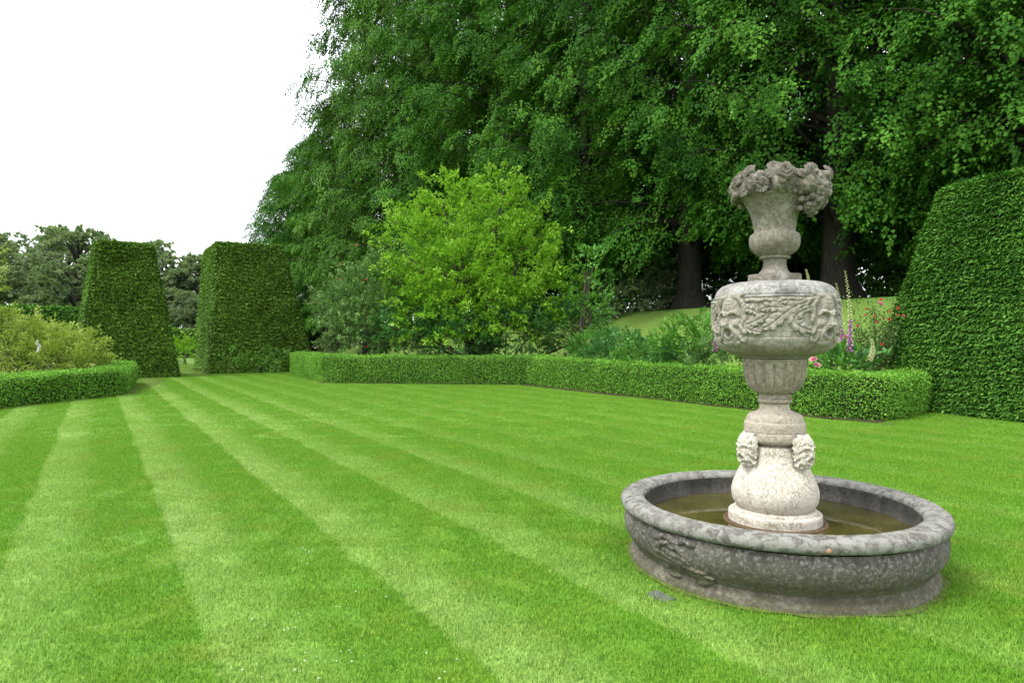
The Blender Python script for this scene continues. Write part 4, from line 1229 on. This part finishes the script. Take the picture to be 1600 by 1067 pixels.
# the urn
urn = turned('urn', curve_prof([(.05, 1.952), (.112, 1.955), (.115, 1.958), (.098, 1.972), (.082, 1.995), (.0755, 2.02), (.074, 2.05), (.080, 2.062), (.097, 2.066), (.100, 2.078), (.093, 2.086), (.108, 2.092), (.142, 2.118), (.163, 2.155), (.168, 2.195), (.162, 2.225), (.150, 2.237), (.139, 2.242), (.136, 2.262), (.142, 2.31), (.156, 2.37), (.178, 2.425), (.208, 2.468), (.222, 2.478), (.226, 2.492), (.20, 2.50)], 5), 'urn', fountain, 200, worn=.003, sc=9,
              mod=lambda A, Rr, Z: (Rr * (1 - .028 * (np.clip((Z - 2.10) / .02, 0, 1) * np.clip((2.215 - Z) / .015, 0, 1)) * (1 - np.abs(np.sin(A * 8)) ** .5)), Z))
bm = bmesh.new()
bmesh.ops.create_cone(bm, cap_ends=True, segments=8, radius1=.186, radius2=.182, depth=.052)
bmesh.ops.bevel(bm, geom=bm.edges[:], offset=.005, segments=2, affect='EDGES')
me = bpy.data.meshes.new('urn_plinth'); bm.to_mesh(me); bm.free()
o = link('octagonal_plinth', me, M['urn'], urn); o.location = (0, 0, 1.930); o.rotation_euler = (0, 0, R(22.5))

def lump_mesh(name, pts, r, sub=2, amp=.2, sc=20):
    bm = bmesh.new()
    for p_, rr in zip(pts, r):
        bmesh.ops.create_icosphere(bm, subdivisions=sub, radius=rr, matrix=Matrix.Translation(Vector([float(x) for x in p_])))
    for v in bm.verts:
        v.co += v.normal * mnoise.noise(v.co * sc) * amp * .05
    me = bpy.data.meshes.new(name); bm.to_mesh(me); bm.free()
    return me

def rose_head(name, n=44, m=16):
    """carved rose: a dome cut by a spiral of petal edges"""
    rho = np.linspace(0, 1, m); th = np.linspace(0, 2 * math.pi, n, endpoint=False)
    A, Q = np.meshgrid(th, rho, indexing='ij')
    ph = (Q * 3.0 - A / (2 * math.pi) * 1.0 + .10 * np.sin(5 * A)) % 1
    z = .75 * np.sqrt(np.clip(1 - (Q * .97) ** 2, 0, 1)) + .26 * (ph ** 1.5) * (1 - Q * .25) - .30 * np.exp(-(Q / .18) ** 2)
    rr = Q * (1 + .10 * np.sin(5 * A + 1)) * (1 + .06 * ph)
    V = np.stack((rr * np.cos(A), rr * np.sin(A), z), -1).reshape(-1, 3)
    me = mesh_np(name, V, grid_faces(n, m, True)); me.shade_smooth(); me.materials.append(M['flowers'])
    return me

def carved_leaf(name, n=18, m=26):
    u = np.linspace(-1, 1, n); t = np.linspace(0, 1, m)
    U, T = np.meshgrid(u, t, indexing='ij')
    w = np.sin(T * math.pi) ** .7 * .42 * (1 + .16 * np.sin(T * 30))
    x = T - .5; y = U * w; z = .16 * np.cos(U * 1.5) - .25 * (T - .4) ** 2 + .05 * np.abs(np.sin(T * 16 + np.abs(U) * 3)) - .05 * (1 - np.abs(U)) ** 4
    top = np.stack((x, y, z), -1).reshape(-1, 3)
    me = mesh_np(name, top, grid_faces(n, m)); me.shade_smooth(); me.materials.append(M['flowers'])
    return me
RH, CL = rose_head('carved_rose_head'), carved_leaf('carved_leaf_blade')

# lumpy wreath on the urn's lip, carrying roses, leaves and the hanging fruit at one side
def wreath_mod(A, Rr, Z):
    rel = (A + math.pi) % (2 * math.pi) - math.pi
    right = np.exp(-((rel - R(72)) / .42) ** 2); left = np.exp(-((rel + R(95)) / .5) ** 2)
    lum = .018 * np.sin(A * 9) + .014 * np.sin(A * 17 + 1) + .010 * np.sin(A * 29 + Z * 60)
    out = np.clip((Rr - .10) / .12, 0, 1)
    return Rr + out * (lum + right * .085 + left * .02), Z + (Z > 2.52) * (.016 * np.sin(A * 6 + .5) + .012 * np.sin(A * 11)) - right * .03 * out
turned('flower_wreath', curve_prof([(.20, 2.475), (.235, 2.490), (.258, 2.525), (.262, 2.575), (.245, 2.62), (.21, 2.64), (.15, 2.625), (.08, 2.60), (.01, 2.595)], 4), 'flowers', urn, 260, mod=wreath_mod, worn=.012, sc=22)
rnd = random.Random(4)
def put(me, name, a, r, z, s, tilt, roll=0):
    o = bpy.data.objects.new(name, me); C.objects.link(o); o.parent = urn
    aa = R(a)
    o.location = (r * math.cos(aa), r * math.sin(aa), z)
    m_ = Matrix.Rotation(aa, 4, 'Z') @ Matrix.Rotation(R(90 - tilt), 4, 'Y') @ Matrix.Rotation(roll, 4, 'Z')
    o.rotation_euler = m_.to_euler()
    o.scale = (s, s, s)
    return o
for a, r, z, s, t in [(14, .235, 2.605, .064, 25), (-22, .258, 2.558, .036, 10), (47, .275, 2.60, .046, 20), (-62, .255, 2.585, .048, 20), (-100, .262, 2.57, .05, 15), (-40, .235, 2.635, .044, 45), (-2, .20, 2.648, .042, 50), (84, .32, 2.615, .05, 30), (110, .28, 2.60, .05, 20), (150, .25, 2.60, .05, 25), (185, .25, 2.59, .05, 20), (220, .25, 2.59, .05, 20), (65, .25, 2.64, .042, 50), (-130, .25, 2.59, .05, 20)]:
    put(RH, 'carved_rose', a, r, z, s, t, rnd.random() * 6)
for k in range(34):
    a = k * 360 / 34 + rnd.uniform(-6, 6)
    z = 2.50 + rnd.random() * .11
    right = math.exp(-(((a + 180) % 360 - 180 - 72) / 24) ** 2)
    put(CL, 'carved_leaf', a, .247 + right * .07 + rnd.uniform(-.006, .008), z, rnd.uniform(.07, .11), rnd.uniform(-15, 35), rnd.uniform(0, 6.28))
pts, rad = [], []
for k in range(230):
    a = R(rnd.gauss(74, 16)); z = rnd.uniform(2.36, 2.61)
    spread = math.sin(min(1, (z - 2.33) / .16) * math.pi / 2)
    r = .20 + .135 * spread * math.exp(-((math.degrees(a) - 74) / 26) ** 2) + rnd.uniform(-.015, .015)
    pts.append((r * math.cos(a), r * math.sin(a), z)); rad.append(rnd.uniform(.013, .024))
for da, zz, rr, rc in ((74, 2.55, .075, .27), (74, 2.48, .065, .26), (76, 2.42, .05, .235), (60, 2.53, .06, .26), (90, 2.53, .06, .26), (66, 2.45, .05, .235), (84, 2.46, .05, .24)):
    pts.append((rc * math.cos(R(da)), rc * math.sin(R(da)), zz)); rad.append(rr)
me = lump_mesh('carved_fruit', pts, rad, 2, .1)
link('carved_fruit', me, M['flowers'], urn, smooth=True)
pts, rad = [], []
for k in range(46):
    a = R(rnd.gauss(-95, 20)); z = rnd.uniform(2.47, 2.60)
    pts.append((.265 * math.cos(a), .265 * math.sin(a), z)); rad.append(rnd.uniform(.014, .026))
link('carved_berries', lump_mesh('carved_berries', pts, rad, 2, .1), M['flowers'], urn, smooth=True)

# water standing in the basin
m_, nt, p_, out_ = new_mat('murky_water')
p_.inputs['Base Color'].default_value = (.085, .078, .022, 1)
p_.inputs['Roughness'].default_value = .01
p_.inputs['IOR'].default_value = 1.33
g_ = node(nt, 'ShaderNodeNewGeometry')
cw = ramp(nt, noise(nt, g_.outputs['Position'], 3.5, 5), [(.35, (.045, .042, .011)), (.65, (.085, .075, .022))])
nt.links.new(cw, p_.inputs['Base Color'])
b_ = node(nt, 'ShaderNodeBump'); b_.inputs['Strength'].default_value = .04; b_.inputs['Distance'].default_value = .01
nt.links.new(noise(nt, g_.outputs['Position'], 9, 2), b_.inputs['Height']); nt.links.new(b_.outputs[0], p_.inputs['Normal'])
V, F = lathe([(.27, .272), (.5, .272), (.869, .272)], 96)
w = link('water', mesh_np('water', V, F), m_)
w.location = (FX, FY, 0)
tag(w, 'still olive water standing in the fountain basin', kind='structure')
p = (EYE * FPX / (935 - 532)); px_ = (1026 - 800) / FPX * p
bm = bmesh.new(); bmesh.ops.create_cube(bm, size=1)
bmesh.ops.scale(bm, vec=(.10, .16, .03), verts=bm.verts)
bmesh.ops.bevel(bm, geom=bm.edges[:], offset=.008, segments=2, affect='EDGES')
me = bpy.data.meshes.new('paving_slab'); bm.to_mesh(me); bm.free()
o = link('stone_slab', me, M['slab']); o.location = (px_ + .03, p + .03, -.003); o.rotation_euler = (R(2), R(-3), R(35))
tag(o, 'small grey stone slab sunk in the grass at the basin foot', 'slab')
